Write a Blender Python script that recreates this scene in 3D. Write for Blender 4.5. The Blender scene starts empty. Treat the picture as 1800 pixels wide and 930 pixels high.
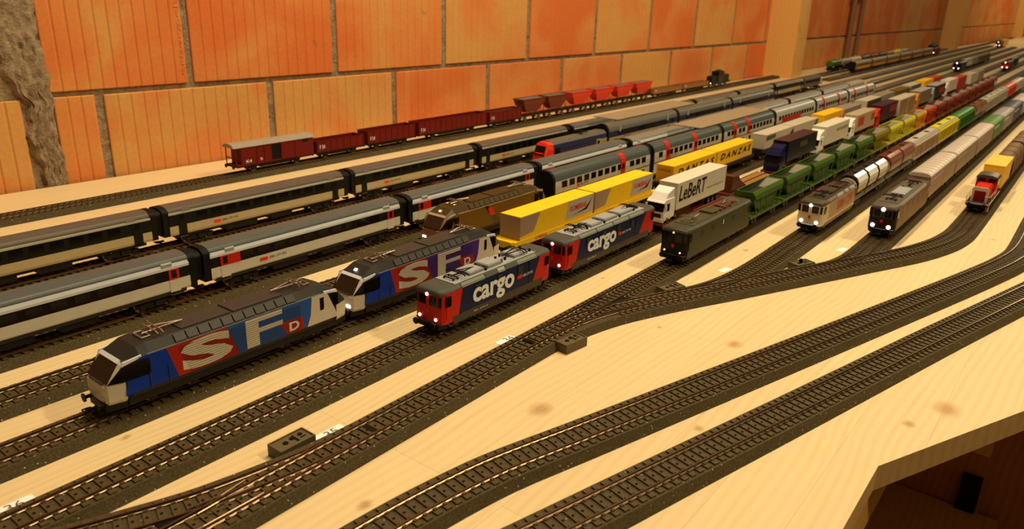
import bpy, math, random
from mathutils import Matrix, Vector
random.seed(7)
S = bpy.context.scene
COL = S.collection
MM = 0.001

# ------------------------------------------------------------------ camera
cam_d = bpy.data.cameras.new('camera')
cam = bpy.data.objects.new('camera', cam_d); COL.objects.link(cam)
def calib(f=1343.0, vp=(2000, 17), roll=0.032):
    vx = Vector((vp[0]-900, vp[1]-465, f)).normalized()
    u = (-math.sin(roll), math.cos(roll))
    d = Vector((u[0], u[1], -(vx.x*u[0]+vx.y*u[1])/vx.z)).normalized()
    up = -d; left = up.cross(vx)
    return [vx, left, up]
_R = calib()
right = Vector([r.x for r in _R]); upv = -Vector([r.y for r in _R]); back = -Vector([r.z for r in _R])
m4 = Matrix(((right.x, upv.x, back.x, 0), (right.y, upv.y, back.y, 0), (right.z, upv.z, back.z, 0.298), (0, 0, 0, 1)))
cam.matrix_world = m4
cam_d.sensor_width = 36; cam_d.lens = 1343/1800*36
cam_d.clip_start = 0.02; cam_d.clip_end = 60
cam_d.dof.use_dof = True; cam_d.dof.focus_distance = 0.68; cam_d.dof.aperture_fstop = 14
S.camera = cam

# ------------------------------------------------------------------ light and exposure
w = bpy.data.worlds.new('world'); S.world = w; w.use_nodes = True
w.node_tree.nodes['Background'].inputs[0].default_value = (1.0, 0.62, 0.26, 1)
w.node_tree.nodes['Background'].inputs[1].default_value = 0.15
def lamp(name, loc, power, size, col=(1.0, 0.80, 0.48)):
    d = bpy.data.lights.new(name, 'POINT'); d.energy = power; d.color = col; d.shadow_soft_size = size
    o = bpy.data.objects.new(name, d); COL.objects.link(o); o.location = loc
    return o
lamp('ceiling_lamp_light', (1.25, -0.85, 1.8), 118, 0.07)
lamp('ceiling_lamp_light', (2.6, 0.15, 1.75), 66, 0.07)
tube_d = bpy.data.lights.new('ceiling_tube_light', 'AREA'); tube_d.shape = 'RECTANGLE'; tube_d.size = 1.0; tube_d.size_y = 0.05; tube_d.energy = 36; tube_d.color = (1.0, 0.83, 0.53)
tube = bpy.data.objects.new('ceiling_tube_light', tube_d); COL.objects.link(tube); tube.location = (0.80, 0.50, 1.75)
lamp('ceiling_lamp_light', (8.3, 0.1, 1.9), 120, 0.08)
S.view_settings.view_transform = 'Standard'
S.view_settings.look = 'None'
S.view_settings.exposure = -0.36
S.view_settings.gamma = 1.0
S.view_settings.use_curve_mapping = False

# ------------------------------------------------------------------ materials
def lin(c):
    c = c/255.0
    return c/12.92 if c <= 0.04045 else ((c+0.055)/1.055)**2.4
TINT = (0.95, 0.78, 0.46)
def pc(r, g, b):
    gain = 0.52+0.42*lin(max(r, g, b))
    return tuple(min(0.9, max(0.003, lin(v)/t*gain)) for v, t in zip((r, g, b), TINT))
MATS = {}
def mat(name, rgb, rough=0.45, metal=0.0, emit=None, es=0.0, spec=0.14, raw=False, coat=0.0):
    if name in MATS: return MATS[name]
    m = bpy.data.materials.new(name); m.use_nodes = True
    nt = m.node_tree; b = nt.nodes['Principled BSDF']
    c = rgb if raw else pc(*rgb)
    # fine dust and wear: slight noise on colour and roughness
    tc = nt.nodes.new('ShaderNodeTexCoord'); nz = nt.nodes.new('ShaderNodeTexNoise')
    nz.inputs['Scale'].default_value = 120; nz.inputs['Detail'].default_value = 3
    nt.links.new(tc.outputs['Object'], nz.inputs['Vector'])
    mx = nt.nodes.new('ShaderNodeMix'); mx.data_type = 'RGBA'
    mx.inputs['A'].default_value = (*[v*0.9 for v in c], 1); mx.inputs['B'].default_value = (*[min(1, v*1.08) for v in c], 1)
    nt.links.new(nz.outputs['Fac'], mx.inputs['Factor'])
    nt.links.new(mx.outputs['Result'], b.inputs['Base Color'])
    b.inputs['Roughness'].default_value = rough; b.inputs['Metallic'].default_value = metal
    b.inputs['Specular IOR Level'].default_value = spec
    if coat: b.inputs['Coat Weight'].default_value = coat; b.inputs['Coat Roughness'].default_value = 0.15
    if emit:
        b.inputs['Emission Color'].default_value = (*emit, 1); b.inputs['Emission Strength'].default_value = es
    MATS[name] = m
    return m

def wood_mat(name, base, dark, knots=(), lamella=True, sc=1.0, rough=0.55):
    m = bpy.data.materials.new(name); m.use_nodes = True
    nt = m.node_tree; N = nt.nodes; L = nt.links; b = N['Principled BSDF']
    tc = N.new('ShaderNodeTexCoord'); mp = N.new('ShaderNodeMapping')
    L.new(tc.outputs['Object'], mp.inputs['Vector']); mp.inputs['Scale'].default_value = (1.1*sc, 26*sc, 26*sc)
    # grain: stretched noise bent by a broader noise
    n0 = N.new('ShaderNodeTexNoise'); n0.inputs['Scale'].default_value = 3.0; L.new(tc.outputs['Object'], n0.inputs['Vector'])
    add = N.new('ShaderNodeVectorMath'); add.operation = 'MULTIPLY_ADD'
    L.new(n0.outputs['Color'], add.inputs[0]); add.inputs[1].default_value = (0.6, 1.6, 0.6); L.new(mp.outputs['Vector'], add.inputs[2])
    wv = N.new('ShaderNodeTexWave'); wv.wave_type = 'BANDS'; wv.bands_direction = 'Y'
    wv.inputs['Scale'].default_value = 1.6; wv.inputs['Distortion'].default_value = 3.0; wv.inputs['Detail'].default_value = 3; wv.inputs['Detail Scale'].default_value = 0.6
    L.new(add.outputs['Vector'], wv.inputs['Vector'])
    n1 = N.new('ShaderNodeTexNoise'); n1.inputs['Scale'].default_value = 4.0; n1.inputs['Detail'].default_value = 5; L.new(mp.outputs['Vector'], n1.inputs['Vector'])
    mulg = N.new('ShaderNodeMath'); mulg.operation = 'MULTIPLY'; L.new(wv.outputs['Fac'], mulg.inputs[0]); L.new(n1.outputs['Fac'], mulg.inputs[1])
    mx = N.new('ShaderNodeMix'); mx.data_type = 'RGBA'; mx.inputs['A'].default_value = (*base, 1); mx.inputs['B'].default_value = (*dark, 1)
    pw = N.new('ShaderNodeMath'); pw.operation = 'POWER'; L.new(mulg.outputs[0], pw.inputs[0]); pw.inputs[1].default_value = 1.6
    L.new(pw.outputs[0], mx.inputs['Factor'])
    col = mx.outputs['Result']
    if lamella:
        br = N.new('ShaderNodeTexBrick'); L.new(tc.outputs['Object'], br.inputs['Vector'])
        br.inputs['Color1'].default_value = (0.93, 0.93, 0.93, 1); br.inputs['Color2'].default_value = (1, 1, 1, 1); br.inputs['Mortar'].default_value = (0.72, 0.66, 0.55, 1)
        br.inputs['Scale'].default_value = 1; br.inputs['Mortar Size'].default_value = 0.0003; br.inputs['Brick Width'].default_value = 0.62; br.inputs['Row Height'].default_value = 0.0475
        br.inputs['Mortar Smooth'].default_value = 0.4
        mm_ = N.new('ShaderNodeMix'); mm_.data_type = 'RGBA'; mm_.blend_type = 'MULTIPLY'; mm_.inputs['Factor'].default_value = 0.75
        L.new(col, mm_.inputs['A']); L.new(br.outputs['Color'], mm_.inputs['B']); col = mm_.outputs['Result']
    if knots:
        sx = N.new('ShaderNodeSeparateXYZ')
        wob = N.new('ShaderNodeVectorMath'); wob.operation = 'MULTIPLY_ADD'
        nk = N.new('ShaderNodeTexNoise'); nk.inputs['Scale'].default_value = 150; L.new(tc.outputs['Object'], nk.inputs['Vector'])
        L.new(nk.outputs['Color'], wob.inputs[0]); wob.inputs[1].default_value = (0.004, 0.004, 0); L.new(tc.outputs['Object'], wob.inputs[2])
        prev = None
        for (kx, ky, kr) in knots:
            v = N.new('ShaderNodeVectorMath'); v.operation = 'SUBTRACT'; L.new(wob.outputs['Vector'], v.inputs[0]); v.inputs[1].default_value = (kx*MM+.002, ky*MM+.002, 0)
            v2 = N.new('ShaderNodeVectorMath'); v2.operation = 'MULTIPLY'; L.new(v.outputs['Vector'], v2.inputs[0]); v2.inputs[1].default_value = (0.75/(kr*MM), 1.0/(kr*MM), 0)
            ln = N.new('ShaderNodeVectorMath'); ln.operation = 'LENGTH'; L.new(v2.outputs['Vector'], ln.inputs[0])
            mr = N.new('ShaderNodeMapRange'); mr.inputs['From Min'].default_value = 0.25; mr.inputs['From Max'].default_value = 0.95; mr.inputs['To Min'].default_value = 0.7; mr.inputs['To Max'].default_value = 0
            L.new(ln.outputs['Value'], mr.inputs['Value'])
            if prev is None: prev = mr.outputs[0]
            else:
                a = N.new('ShaderNodeMath'); a.operation = 'MAXIMUM'; L.new(prev, a.inputs[0]); L.new(mr.outputs[0], a.inputs[1]); prev = a.outputs[0]
        km = N.new('ShaderNodeMix'); km.data_type = 'RGBA'; km.inputs['B'].default_value = (base[0]*0.5, base[1]*0.36, base[2]*0.22, 1)
        L.new(col, km.inputs['A']); L.new(prev, km.inputs['Factor']); col = km.outputs['Result']
    L.new(col, b.inputs['Base Color'])
    b.inputs['Roughness'].default_value = rough; b.inputs['Specular IOR Level'].default_value = 0.25
    bp = N.new('ShaderNodeBump'); bp.inputs['Strength'].default_value = 0.08; bp.inputs['Distance'].default_value = 0.0005
    L.new(pw.outputs[0], bp.inputs['Height']); L.new(bp.outputs['Normal'], b.inputs['Normal'])
    MATS[name] = m
    return m

def grainy_mat(name, c1, c2, c3=None, scale=700, rough=0.8, bump=0.6, dist=0.0006):
    """two-tone noisy surface with sparse light grains (ballast, mortar, brick)"""
    m = bpy.data.materials.new(name); m.use_nodes = True
    nt = m.node_tree; N = nt.nodes; L = nt.links; b = N['Principled BSDF']
    tc = N.new('ShaderNodeTexCoord')
    n1 = N.new('ShaderNodeTexNoise'); n1.inputs['Scale'].default_value = scale; n1.inputs['Detail'].default_value = 4; n1.inputs['Roughness'].default_value = 0.7
    L.new(tc.outputs['Object'], n1.inputs['Vector'])
    mr = N.new('ShaderNodeMapRange'); mr.inputs['From Min'].default_value = 0.35; mr.inputs['From Max'].default_value = 0.65; L.new(n1.outputs['Fac'], mr.inputs['Value'])
    mx = N.new('ShaderNodeMix'); mx.data_type = 'RGBA'; mx.inputs['A'].default_value = (*c1, 1); mx.inputs['B'].default_value = (*c2, 1)
    L.new(mr.outputs[0], mx.inputs['Factor']); col = mx.outputs['Result']
    if c3:
        vo = N.new('ShaderNodeTexVoronoi'); vo.inputs['Scale'].default_value = scale*0.85; L.new(tc.outputs['Object'], vo.inputs['Vector'])
        wn = N.new('ShaderNodeSeparateColor'); L.new(vo.outputs['Color'], wn.inputs['Color'])
        gt = N.new('ShaderNodeMath'); gt.operation = 'GREATER_THAN'; gt.inputs[1].default_value = 0.965; L.new(wn.outputs[0], gt.inputs[0])
        lt = N.new('ShaderNodeMath'); lt.operation = 'LESS_THAN'; lt.inputs[1].default_value = 0.33; L.new(vo.outputs['Distance'], lt.inputs[0])
        an = N.new('ShaderNodeMath'); an.operation = 'MULTIPLY'; L.new(gt.outputs[0], an.inputs[0]); L.new(lt.outputs[0], an.inputs[1])
        m2 = N.new('ShaderNodeMix'); m2.data_type = 'RGBA'; m2.inputs['B'].default_value = (*c3, 1); L.new(col, m2.inputs['A']); L.new(an.outputs[0], m2.inputs['Factor']); col = m2.outputs['Result']
    L.new(col, b.inputs['Base Color']); b.inputs['Roughness'].default_value = rough; b.inputs['Specular IOR Level'].default_value = 0.3
    bp = N.new('ShaderNodeBump'); bp.inputs['Strength'].default_value = bump; bp.inputs['Distance'].default_value = dist
    L.new(n1.outputs['Fac'], bp.inputs['Height']); L.new(bp.outputs['Normal'], b.inputs['Normal'])
    MATS[name] = m
    return m

def brick_mat(name):
    """fired clay: each brick its own tone (object random), patches of orange and ochre"""
    m = bpy.data.materials.new(name); m.use_nodes = True
    nt = m.node_tree; N = nt.nodes; L = nt.links; b = N['Principled BSDF']
    tc = N.new('ShaderNodeTexCoord'); oi = N.new('ShaderNodeObjectInfo')
    off = N.new('ShaderNodeVectorMath'); off.operation = 'MULTIPLY_ADD'
    cmb = N.new('ShaderNodeCombineXYZ'); L.new(oi.outputs['Random'], cmb.inputs[0]); L.new(oi.outputs['Random'], cmb.inputs[2])
    L.new(cmb.outputs[0], off.inputs[0]); off.inputs[1].default_value = (17, 0, 9); L.new(tc.outputs['Object'], off.inputs[2])
    n1 = N.new('ShaderNodeTexNoise'); n1.inputs['Scale'].default_value = 5.5; n1.inputs['Detail'].default_value = 3; n1.inputs['Distortion'].default_value = 0.6; L.new(off.outputs['Vector'], n1.inputs['Vector'])
    ad = N.new('ShaderNodeMath'); ad.operation = 'MULTIPLY_ADD'; L.new(oi.outputs['Random'], ad.inputs[0]); ad.inputs[1].default_value = 0.34; 
    sb = N.new('ShaderNodeMath'); sb.operation = 'SUBTRACT'; L.new(n1.outputs['Fac'], sb.inputs[0]); sb.inputs[1].default_value = 0.17
    L.new(sb.outputs[0], ad.inputs[2])
    cr = N.new('ShaderNodeValToRGB'); e = cr.color_ramp.elements
    e[0].position = 0.36; e[0].color = (0.74, 0.37, 0.105, 1)
    e[1].position = 0.66; e[1].color = (0.76, 0.195, 0.046, 1)
    e2 = cr.color_ramp.elements.new(0.50); e2.color = (0.78, 0.275, 0.076, 1)
    L.new(ad.outputs[0], cr.inputs['Fac'])
    n2 = N.new('ShaderNodeTexNoise'); n2.inputs['Scale'].default_value = 160; n2.inputs['Detail'].default_value = 3; L.new(tc.outputs['Object'], n2.inputs['Vector'])
    mx = N.new('ShaderNodeMix'); mx.data_type = 'RGBA'; mx.blend_type = 'MULTIPLY'; mx.inputs['Factor'].default_value = 0.35
    L.new(cr.outputs['Color'], mx.inputs['A']); L.new(n2.outputs['Color'], mx.inputs['B'])
    # a few dark mortar smears
    n3 = N.new('ShaderNodeTexNoise'); n3.inputs['Scale'].default_value = 22; n3.inputs['Detail'].default_value = 4; L.new(off.outputs['Vector'], n3.inputs['Vector'])
    mr = N.new('ShaderNodeMapRange'); mr.inputs['From Min'].default_value = 0.70; mr.inputs['From Max'].default_value = 0.78; L.new(n3.outputs['Fac'], mr.inputs['Value'])
    m2 = N.new('ShaderNodeMix'); m2.data_type = 'RGBA'; m2.inputs['B'].default_value = (0.22, 0.15, 0.075, 1); L.new(mx.outputs['Result'], m2.inputs['A']); L.new(mr.outputs[0], m2.inputs['Factor'])
    L.new(m2.outputs['Result'], b.inputs['Base Color']); b.inputs['Roughness'].default_value = 0.85; b.inputs['Specular IOR Level'].default_value = 0.2
    bp = N.new('ShaderNodeBump'); bp.inputs['Strength'].default_value = 0.25; bp.inputs['Distance'].default_value = 0.0006
    L.new(n2.outputs['Fac'], bp.inputs['Height']); L.new(bp.outputs['Normal'], b.inputs['Normal'])
    MATS[name] = m
    return m

# ------------------------------------------------------------------ mesh helpers (millimetres)
def shapes_mesh(shapes, name='mesh'):
    V, F = [], []
    def ring_loft(rings, cap=True):
        o = len(V); n = len(rings[0])
        for r in rings: V.extend(r)
        for i in range(len(rings)-1):
            for j in range(n):
                a = o+i*n+j; b_ = o+i*n+(j+1) % n
                F.append((a, b_, b_+n, a+n))
        if cap:
            F.append(tuple(o+j for j in range(n))[::-1]); F.append(tuple(o+(len(rings)-1)*n+j for j in range(n)))
    for s in shapes:
        k = s[0]
        if k == 'b':
            _, x0, x1, y0, y1, z0, z1 = s; o = len(V)
            V.extend([(x0,y0,z0),(x1,y0,z0),(x1,y1,z0),(x0,y1,z0),(x0,y0,z1),(x1,y0,z1),(x1,y1,z1),(x0,y1,z1)])
            F.extend([tuple(o+i for i in q) for q in ((0,3,2,1),(4,5,6,7),(0,1,5,4),(1,2,6,5),(2,3,7,6),(3,0,4,7))])
        elif k == 'px':      # profile in (y,z) swept along x
            _, P, x0, x1 = s; ring_loft([[(x0,y,z) for y, z in P], [(x1,y,z) for y, z in P]])
        elif k == 'py':      # profile in (x,z) swept along y
            _, P, y0, y1 = s; ring_loft([[(x,y0,z) for x, z in P], [(x,y1,z) for x, z in P]])
        elif k == 'pz':
            _, P, z0, z1 = s; ring_loft([[(x,y,z0) for x, y in P], [(x,y,z1) for x, y in P]])
        elif k == 'l':
            ring_loft(s[1])
        elif k == 'c':       # cylinder p0-p1 radius r (r2) n sides
            p0, p1, r = Vector(s[1]), Vector(s[2]), s[3]; n = s[4] if len(s) > 4 else 12; r2 = s[5] if len(s) > 5 else r
            d = (p1-p0).normalized(); a = d.orthogonal().normalized(); b2 = d.cross(a)
            ring_loft([[tuple(p+(a*math.cos(t)+b2*math.sin(t))*rr) for t in [2*math.pi*i/n for i in range(n)]] for p, rr in ((p0, r), (p1, r2))])
        elif k == 't':       # tube through points
            pts = [Vector(p) for p in s[1]]; r = s[2]; n = s[3] if len(s) > 3 else 6
            rings = []
            for i, p in enumerate(pts):
                d = (pts[min(i+1, len(pts)-1)]-pts[max(i-1, 0)]).normalized(); a = d.cross(Vector((0.123, 0.3, 0.94))).normalized(); b2 = d.cross(a)
                rings.append([tuple(p+(a*math.cos(t)+b2*math.sin(t))*r) for t in [2*math.pi*j/n for j in range(n)]])
            ring_loft(rings)
        elif k == 'm':       # existing verts, faces
            o = len(V); V.extend(s[1]); F.extend([tuple(o+i for i in q) for q in s[2]])
    me = bpy.data.meshes.new(name)
    me.from_pydata([(x*MM, y*MM, z*MM) for x, y, z in V], [], F)
    import bmesh
    bm = bmesh.new(); bm.from_mesh(me); bmesh.ops.recalc_face_normals(bm, faces=bm.faces); bm.to_mesh(me); bm.free()
    return me
def part(parent, name, m, *shapes, smooth=None, label=None, loc=None, kind=None):
    me = shapes_mesh(shapes, name)
    me.materials.append(m)
    if smooth:
        me.shade_smooth(); me.set_sharp_from_angle(angle=math.radians(smooth))
    return link(name, me, parent, label, loc, kind)
def link(name, me, parent=None, label=None, loc=None, kind=None):
    o = bpy.data.objects.new(name, me); COL.objects.link(o)
    if parent: o.parent = parent
    if loc: o.location = [v*MM for v in loc]
    if label: o['label'] = label
    if kind: o['kind'] = kind
    return o
def thing(name, label, cat, loc=(0, 0, 0), rz=0, group=None):
    o = bpy.data.objects.new(name, None); COL.objects.link(o); o.empty_display_size = 0.01
    o.location = [v*MM for v in loc]; o.rotation_euler = (0, 0, rz)
    o['label'] = label; o['category'] = cat
    if group: o['group'] = group
    return o
def structure(o): o['kind'] = 'structure'; return o
_TX = {}
def text_geo(txt, bold=0.0, shear=0.0):
    key = (txt, bold, shear)
    if key not in _TX:
        cu = bpy.data.curves.new('t', 'FONT'); cu.body = txt; cu.size = 1.0; cu.offset = bold; cu.shear = shear; cu.resolution_u = 3
        ob = bpy.data.objects.new('t', cu); COL.objects.link(ob)
        dg = bpy.context.evaluated_depsgraph_get()
        me = bpy.data.meshes.new_from_object(ob.evaluated_get(dg))
        vs = [tuple(v.co) for v in me.vertices]; fs = [tuple(p.vertices) for p in me.polygons]
        bpy.data.objects.remove(ob); bpy.data.curves.remove(cu); bpy.data.meshes.remove(me)
        x0 = min(v[0] for v in vs); x1 = max(v[0] for v in vs); y0 = min(v[1] for v in vs); y1 = max(v[1] for v in vs)
        _TX[key] = ([((v[0]-x0)/(x1-x0), (v[1]-y0)/(y1-y0)) for v in vs], fs)
    return _TX[key]
def text(parent, txt, m, x0, x1, z0, z1, y, face='-y', bold=0.0, shear=0.0, name='lettering', curve=None):
    """flat lettering stretched into the given rectangle, on a face looking to -y, -x or up"""
    vs, fs = text_geo(txt, bold, shear)
    if face == '-y': P = [(x0+(x1-x0)*u, y, z0+(z1-z0)*v) for u, v in vs]
    elif face == '-x': P = [(y, x0+(x1-x0)*u, z0+(z1-z0)*v) for u, v in vs]
    else: P = [(x0+(x1-x0)*u, z0+(z1-z0)*v, y) for u, v in vs]
    me = bpy.data.meshes.new(name); me.from_pydata([(a*MM, b_*MM, c*MM) for a, b_, c in P], [], fs); me.materials.append(m)
    return link(name, me, parent)
def sym(half):
    """half ring [(y,z)...] from bottom centre-side to top, y>0 -> full ring"""
    return [(y, z) for y, z in half] + [(-y, z) for y, z in reversed(half)]
def ring(x, half): return [(x, y, z) for y, z in sym(half)]
def roofprof(w, z0, h, n=7, base=0.0):
    P = [(w, z0-base)] if base else []
    for i in range(n+1):
        t = math.pi/2*i/n
        P.append((w*math.cos(t)**0.75 if i < n else 0.0, z0+h*math.sin(t)))
    return P[:-1]+[(0.6, z0+h)]

# ------------------------------------------------------------------ palette
dark = mat('dark_frame', (38, 28, 14), 0.55)
black = mat('black_plastic', (22, 16, 10), 0.5)
wheelm = mat('wheel_metal', (120, 100, 70), 0.35, 0.7)
steel = mat('blackened_rail', (140, 104, 62), 0.3, 0.9)
brass = mat('brass_pantograph', (190, 160, 110), 0.3, 0.8)
glass = mat('dark_glazing', (26, 20, 12), 0.14, spec=0.22)
tan_glass = mat('tinted_glazing', (70, 42, 18), 0.14, spec=0.22)
lit = mat('lit_headlight', (255, 250, 235), 0.3, emit=(1.0, 0.93, 0.80), es=9)
lit_red = mat('lit_red_lamp', (255, 120, 90), 0.3, emit=(1.0, 0.35, 0.22), es=5)
white = mat('white_print', (238, 222, 185), 0.4)
cream = mat('cream_paint', (222, 196, 140), 0.4)
red = mat('red_paint', (205, 38, 16), 0.4)
redlogo = mat('red_print', (225, 50, 25), 0.4)
grey_roof = mat('grey_roof_paint', (112, 100, 76), 0.38)
charcoal = mat('charcoal_paint', (62, 52, 36), 0.42)
brownred = mat('oxide_brown_paint', (122, 24, 10), 0.5)
rubber = mat('black_rubber', (24, 18, 10), 0.6)
yellow = mat('yellow_plastic', (250, 200, 40), 0.4)
sleeper_m = mat('sleeper_plastic', (100, 72, 30), 0.6, spec=0.25)
stud_m = mat('contact_stud_metal', (30, 22, 12), 0.4, 0.3)
ballast = grainy_mat('ballast_plastic', (0.032, 0.022, 0.006), (0.092, 0.065, 0.021), (0.42, 0.38, 0.30), 800, 0.75, 0.7, 0.0005)
brick_m = brick_mat('fired_clay')
mortar = grainy_mat('mortar', (0.20, 0.135, 0.078), (0.36, 0.265, 0.165), (0.12, 0.09, 0.05), 90, 0.95, 1.0, 0.004)
KN = [(419,287,11),(257,302,6),(201,482,4),(628,220,9),(627,46,13),(583,64,6),(434,489,9),(616,290,3),(473,183,5),(693,400,3),(900,318,5),(1180,83,4)]
board_m = wood_mat('pine_board', (0.76, 0.575, 0.325), (0.65, 0.44, 0.19), KN)
board_edge = wood_mat('pine_edge', (0.70, 0.44, 0.17), (0.52, 0.30, 0.10), (), False, 1.5)
post_m = wood_mat('planed_post', (0.74, 0.41, 0.12), (0.56, 0.28, 0.065), (), False, 0.7)
brown_wood = wood_mat('brown_stained_wood', (0.42, 0.15, 0.022), (0.28, 0.09, 0.012), (), False, 1.0)

# ------------------------------------------------------------------ setting: wall, posts, floor
WY = lambda x: 1222-(x-600)*0.034
ang = -math.atan(0.034)
wall = structure(link('wall_back', shapes_mesh([('b', -2500, 16000, 5, 130, -140, 2600)], 'wall_back')))
wall.data.materials.append(mortar)
wall.location = (0.6, 1.222, 0); wall.rotation_euler = (0, 0, ang)
def brick_mesh(wd, h, n, depth=14):
    """hollow clay block face with n vertical ribs"""
    pts = []
    p = wd/n
    for i in range(n):
        x = i*p
        pts += [(x+0.06*p, 0.0 if i else 1.5), (x+0.80*p, 0.0), (x+0.88*p, 1.3), (x+0.97*p, 1.3)]
    pts = [(0, 2.5)]+pts[:-2]+[(wd, 2.5)]
    P = pts+[(wd, depth+4), (0, depth+4)]
    bev = 1.2
    rings = [[(x, y+bev, 0) for x, y in P], [(x, y, bev) for x, y in P], [(x, y, h-bev) for x, y in P], [(x, y+bev, h) for x, y in P]]
    me = shapes_mesh([('l', rings)], 'brick'); me.materials.append(brick_m)
    return me
bm_near = brick_mesh(286, 239, 14)
bm_far = brick_mesh(288, 239, 8)
def put_brick(u, z, me):
    return link('brick', me, wall, loc=(u, random.uniform(-0.8, 0.8), z))
# joint positions measured along the wall (wall u = x - 600)
for k in range(-1, 34):
    u = 703-600+300*k+7
    if k >= 0:
        put_brick(u, 136, bm_near if k < 9 else bm_far)
    if u < 2600: put_brick(u-150, 384, bm_near)
    if k >= -0: put_brick(u-158+8, -112, bm_near if k < 9 else bm_far)
# cut bricks beside the wide mortar seam on the left
for (wd, u, z, n) in ((214, -116, 136, 11), (58, -112, -112, 3), (280, -436, -112, 14), (280, -482, 136, 14), (280, -730, -112, 14), (280, -776, 136, 14), (205, -110, 384, 10)):
    me = brick_mesh(wd, 240, n); link('brick', me, wall, loc=(u, 0, z))
# rough mortar filling the wide seam
def rough_patch():
    V, F = [], []
    nx, nz = 24, 60
    for j in range(nz+1):
        for i in range(nx+1):
            z = -30+j*7.5
            ur = -108+3*math.sin(z*0.05)+2*math.sin(z*0.17)
            ul = -150-0.06*z-(max(0, z-125))*0.35+5*math.sin(z*0.07)+3*math.sin(z*0.21+1)
            u = ul+(i/nx)*(ur-ul)
            e = min(i, nx-i)/nx*2
            V.append((u+random.uniform(-1, 1), 9-12*min(1, e*3.0)+random.uniform(-2.2, 2.2), z+random.uniform(-1, 1)))
    for j in range(nz):
        for i in range(nx):
            a = j*(nx+1)+i; F.append((a, a+1, a+nx+2, a+nx+1))
    return V, F
v_, f_ = rough_patch()
part(wall, 'mortar_patch', mortar, ('m', v_, f_), smooth=60)
def emboss(u, z0, z1, wd):
    vs, fs = text_geo('erberg.ch')
    me = bpy.data.meshes.new('embossed_lettering')
    me.from_pydata([((u-b_*wd)*MM, -0.9*MM, (z0+(z1-z0)*a)*MM) for a, b_ in vs], [], fs); me.materials.append(brick_m)
    link('embossed_lettering', me, wall)
emboss(96, 150, 268, 9)
# wooden posts standing against the wall
def post(x, y0, y1, label, wd=120):
    o = part(None, 'wooden_post', post_m, ('b', 0, wd, y0, y1, 0, 2500), loc=(x, 0, 0.2))
    o['label'] = label; o['category'] = 'post'; o['group'] = 'wooden posts along the brick wall'
    return o
post(3125, 1022, 1140, 'nearest squared pine post standing against the brick wall')
post(6190, 935, 1034, 'second squared pine post along the brick wall, in shade')
post(9300, 845, 928, 'farthest squared pine post along the brick wall, at the upper right')
# pipe on the shaded wall
o = part(None, 'grey_pipe', mat('grey_pipe_paint', (150, 104, 60), 0.7), ('c', (4070, 1078, 0), (4070, 1078, 2400), 11, 12), ('c', (4230, 1078, 0), (4230, 1078, 2400), 9, 12), ('b', 4050, 4250, 1084, 1092, 300, 312), smooth=40)
o['label'] = 'pair of grey vertical pipes on the shaded brick wall behind the first post'; o['category'] = 'pipe'
structure(part(None, 'floor', mat('floor_concrete', (110, 84, 52), 0.8), ('b', -3000, 16000, -3500, 1500, -960, -930)))

# ------------------------------------------------------------------ the board
def board_obj():
    P = [(-400, 66), (509, 68), (665, -2), (900, -107), (1300, -150), (14000, -150), (14000, 700), (3200, 1126), (-400, 1249)]
    P = [(x, y) for x, y in P]
    o = part(None, 'layout_board', board_m, ('pz', P, -20, 0))
    # edge faces get the sawn-edge material
    o.data.materials.append(board_edge)
    for p in o.data.polygons:
        if abs(p.normal.z) < 0.5: p.material_index = 1
    o['label'] = 'pale pine board with knots carrying all the tracks'; o['category'] = 'board'
    return o
board_obj()
# support under the near corner
def simple(name, label, cat, m, *sh, **kw):
    o = part(None, name, m, *sh, **kw); o['label'] = label; o['category'] = cat; return o
under_m = wood_mat('shelf_wood', (0.60, 0.33, 0.075), (0.46, 0.24, 0.05), (), False)
simple('support_rail', 'pine rail running under the sawn edge of the board', 'rail', under_m, ('b', 380, 1600, 70, 92, -62, -20.5))
simple('lower_shelf', 'brown wooden shelf below the sawn board corner', 'shelf', under_m, ('pz', [(420, -8), (828, -8), (828, 400), (420, 400)], -218, -200))
simple('back_panel', 'brown wooden panel standing behind the lower shelf', 'panel', brown_wood, ('b', 832, 850, 12.5, 400, -260, -21))
simple('table_leg', 'dark brown square wooden leg under the board at the right', 'leg', brown_wood, ('b', 836, 930, -160, 12, -929, -20.5))
simple('bracket', 'black metal bracket beside the dark brown leg', 'bracket', black, ('b', 822, 831.5, 14, 32, -199.5, -160))
simple('wood_block', 'pale wooden block on the brown panel beside the leg', 'block', under_m, ('b', 806, 831.5, 13, 36, -122, -60))

# ------------------------------------------------------------------ tracks
RT = 10.4
def smooth_path(P, step=7.0):
    """Catmull-Rom resample"""
    out = []
    for i in range(len(P)-1):
        p0 = P[max(i-1, 0)]; p1 = P[i]; p2 = P[i+1]; p3 = P[min(i+2, len(P)-1)]
        dl = math.hypot(p2[0]-p1[0], p2[1]-p1[1])
        def lim(q, c):
            e = math.hypot(q[0]-c[0], q[1]-c[1])
            return q if e <= dl else (c[0]+(q[0]-c[0])*dl/e, c[1]+(q[1]-c[1])*dl/e)
        p0, p3 = lim(p0, p1), lim(p3, p2)
        n = max(1, int(dl/step))
        for k in range(n):
            t = k/n
            out.append(tuple(0.5*((2*b)+(-a+c)*t+(2*a-5*b+4*c-d)*t*t+(-a+3*b-3*c+d)*t**3) for a, b, c, d in zip(p0, p1, p2, p3)))
    out.append(tuple(P[-1]))
    return out
def sweep(path, prof):
    """profile (offset,z) swept along an xy path"""
    rings = []
    for i, p in enumerate(path):
        a = path[max(i-1, 0)]; b_ = path[min(i+1, len(path)-1)]
        d = Vector((b_[0]-a[0], b_[1]-a[1])).normalized(); n = (-d.y, d.x)
        rings.append([(p[0]+n[0]*o, p[1]+n[1]*o, z) for o, z in prof])
    return ('l', rings)
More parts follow.
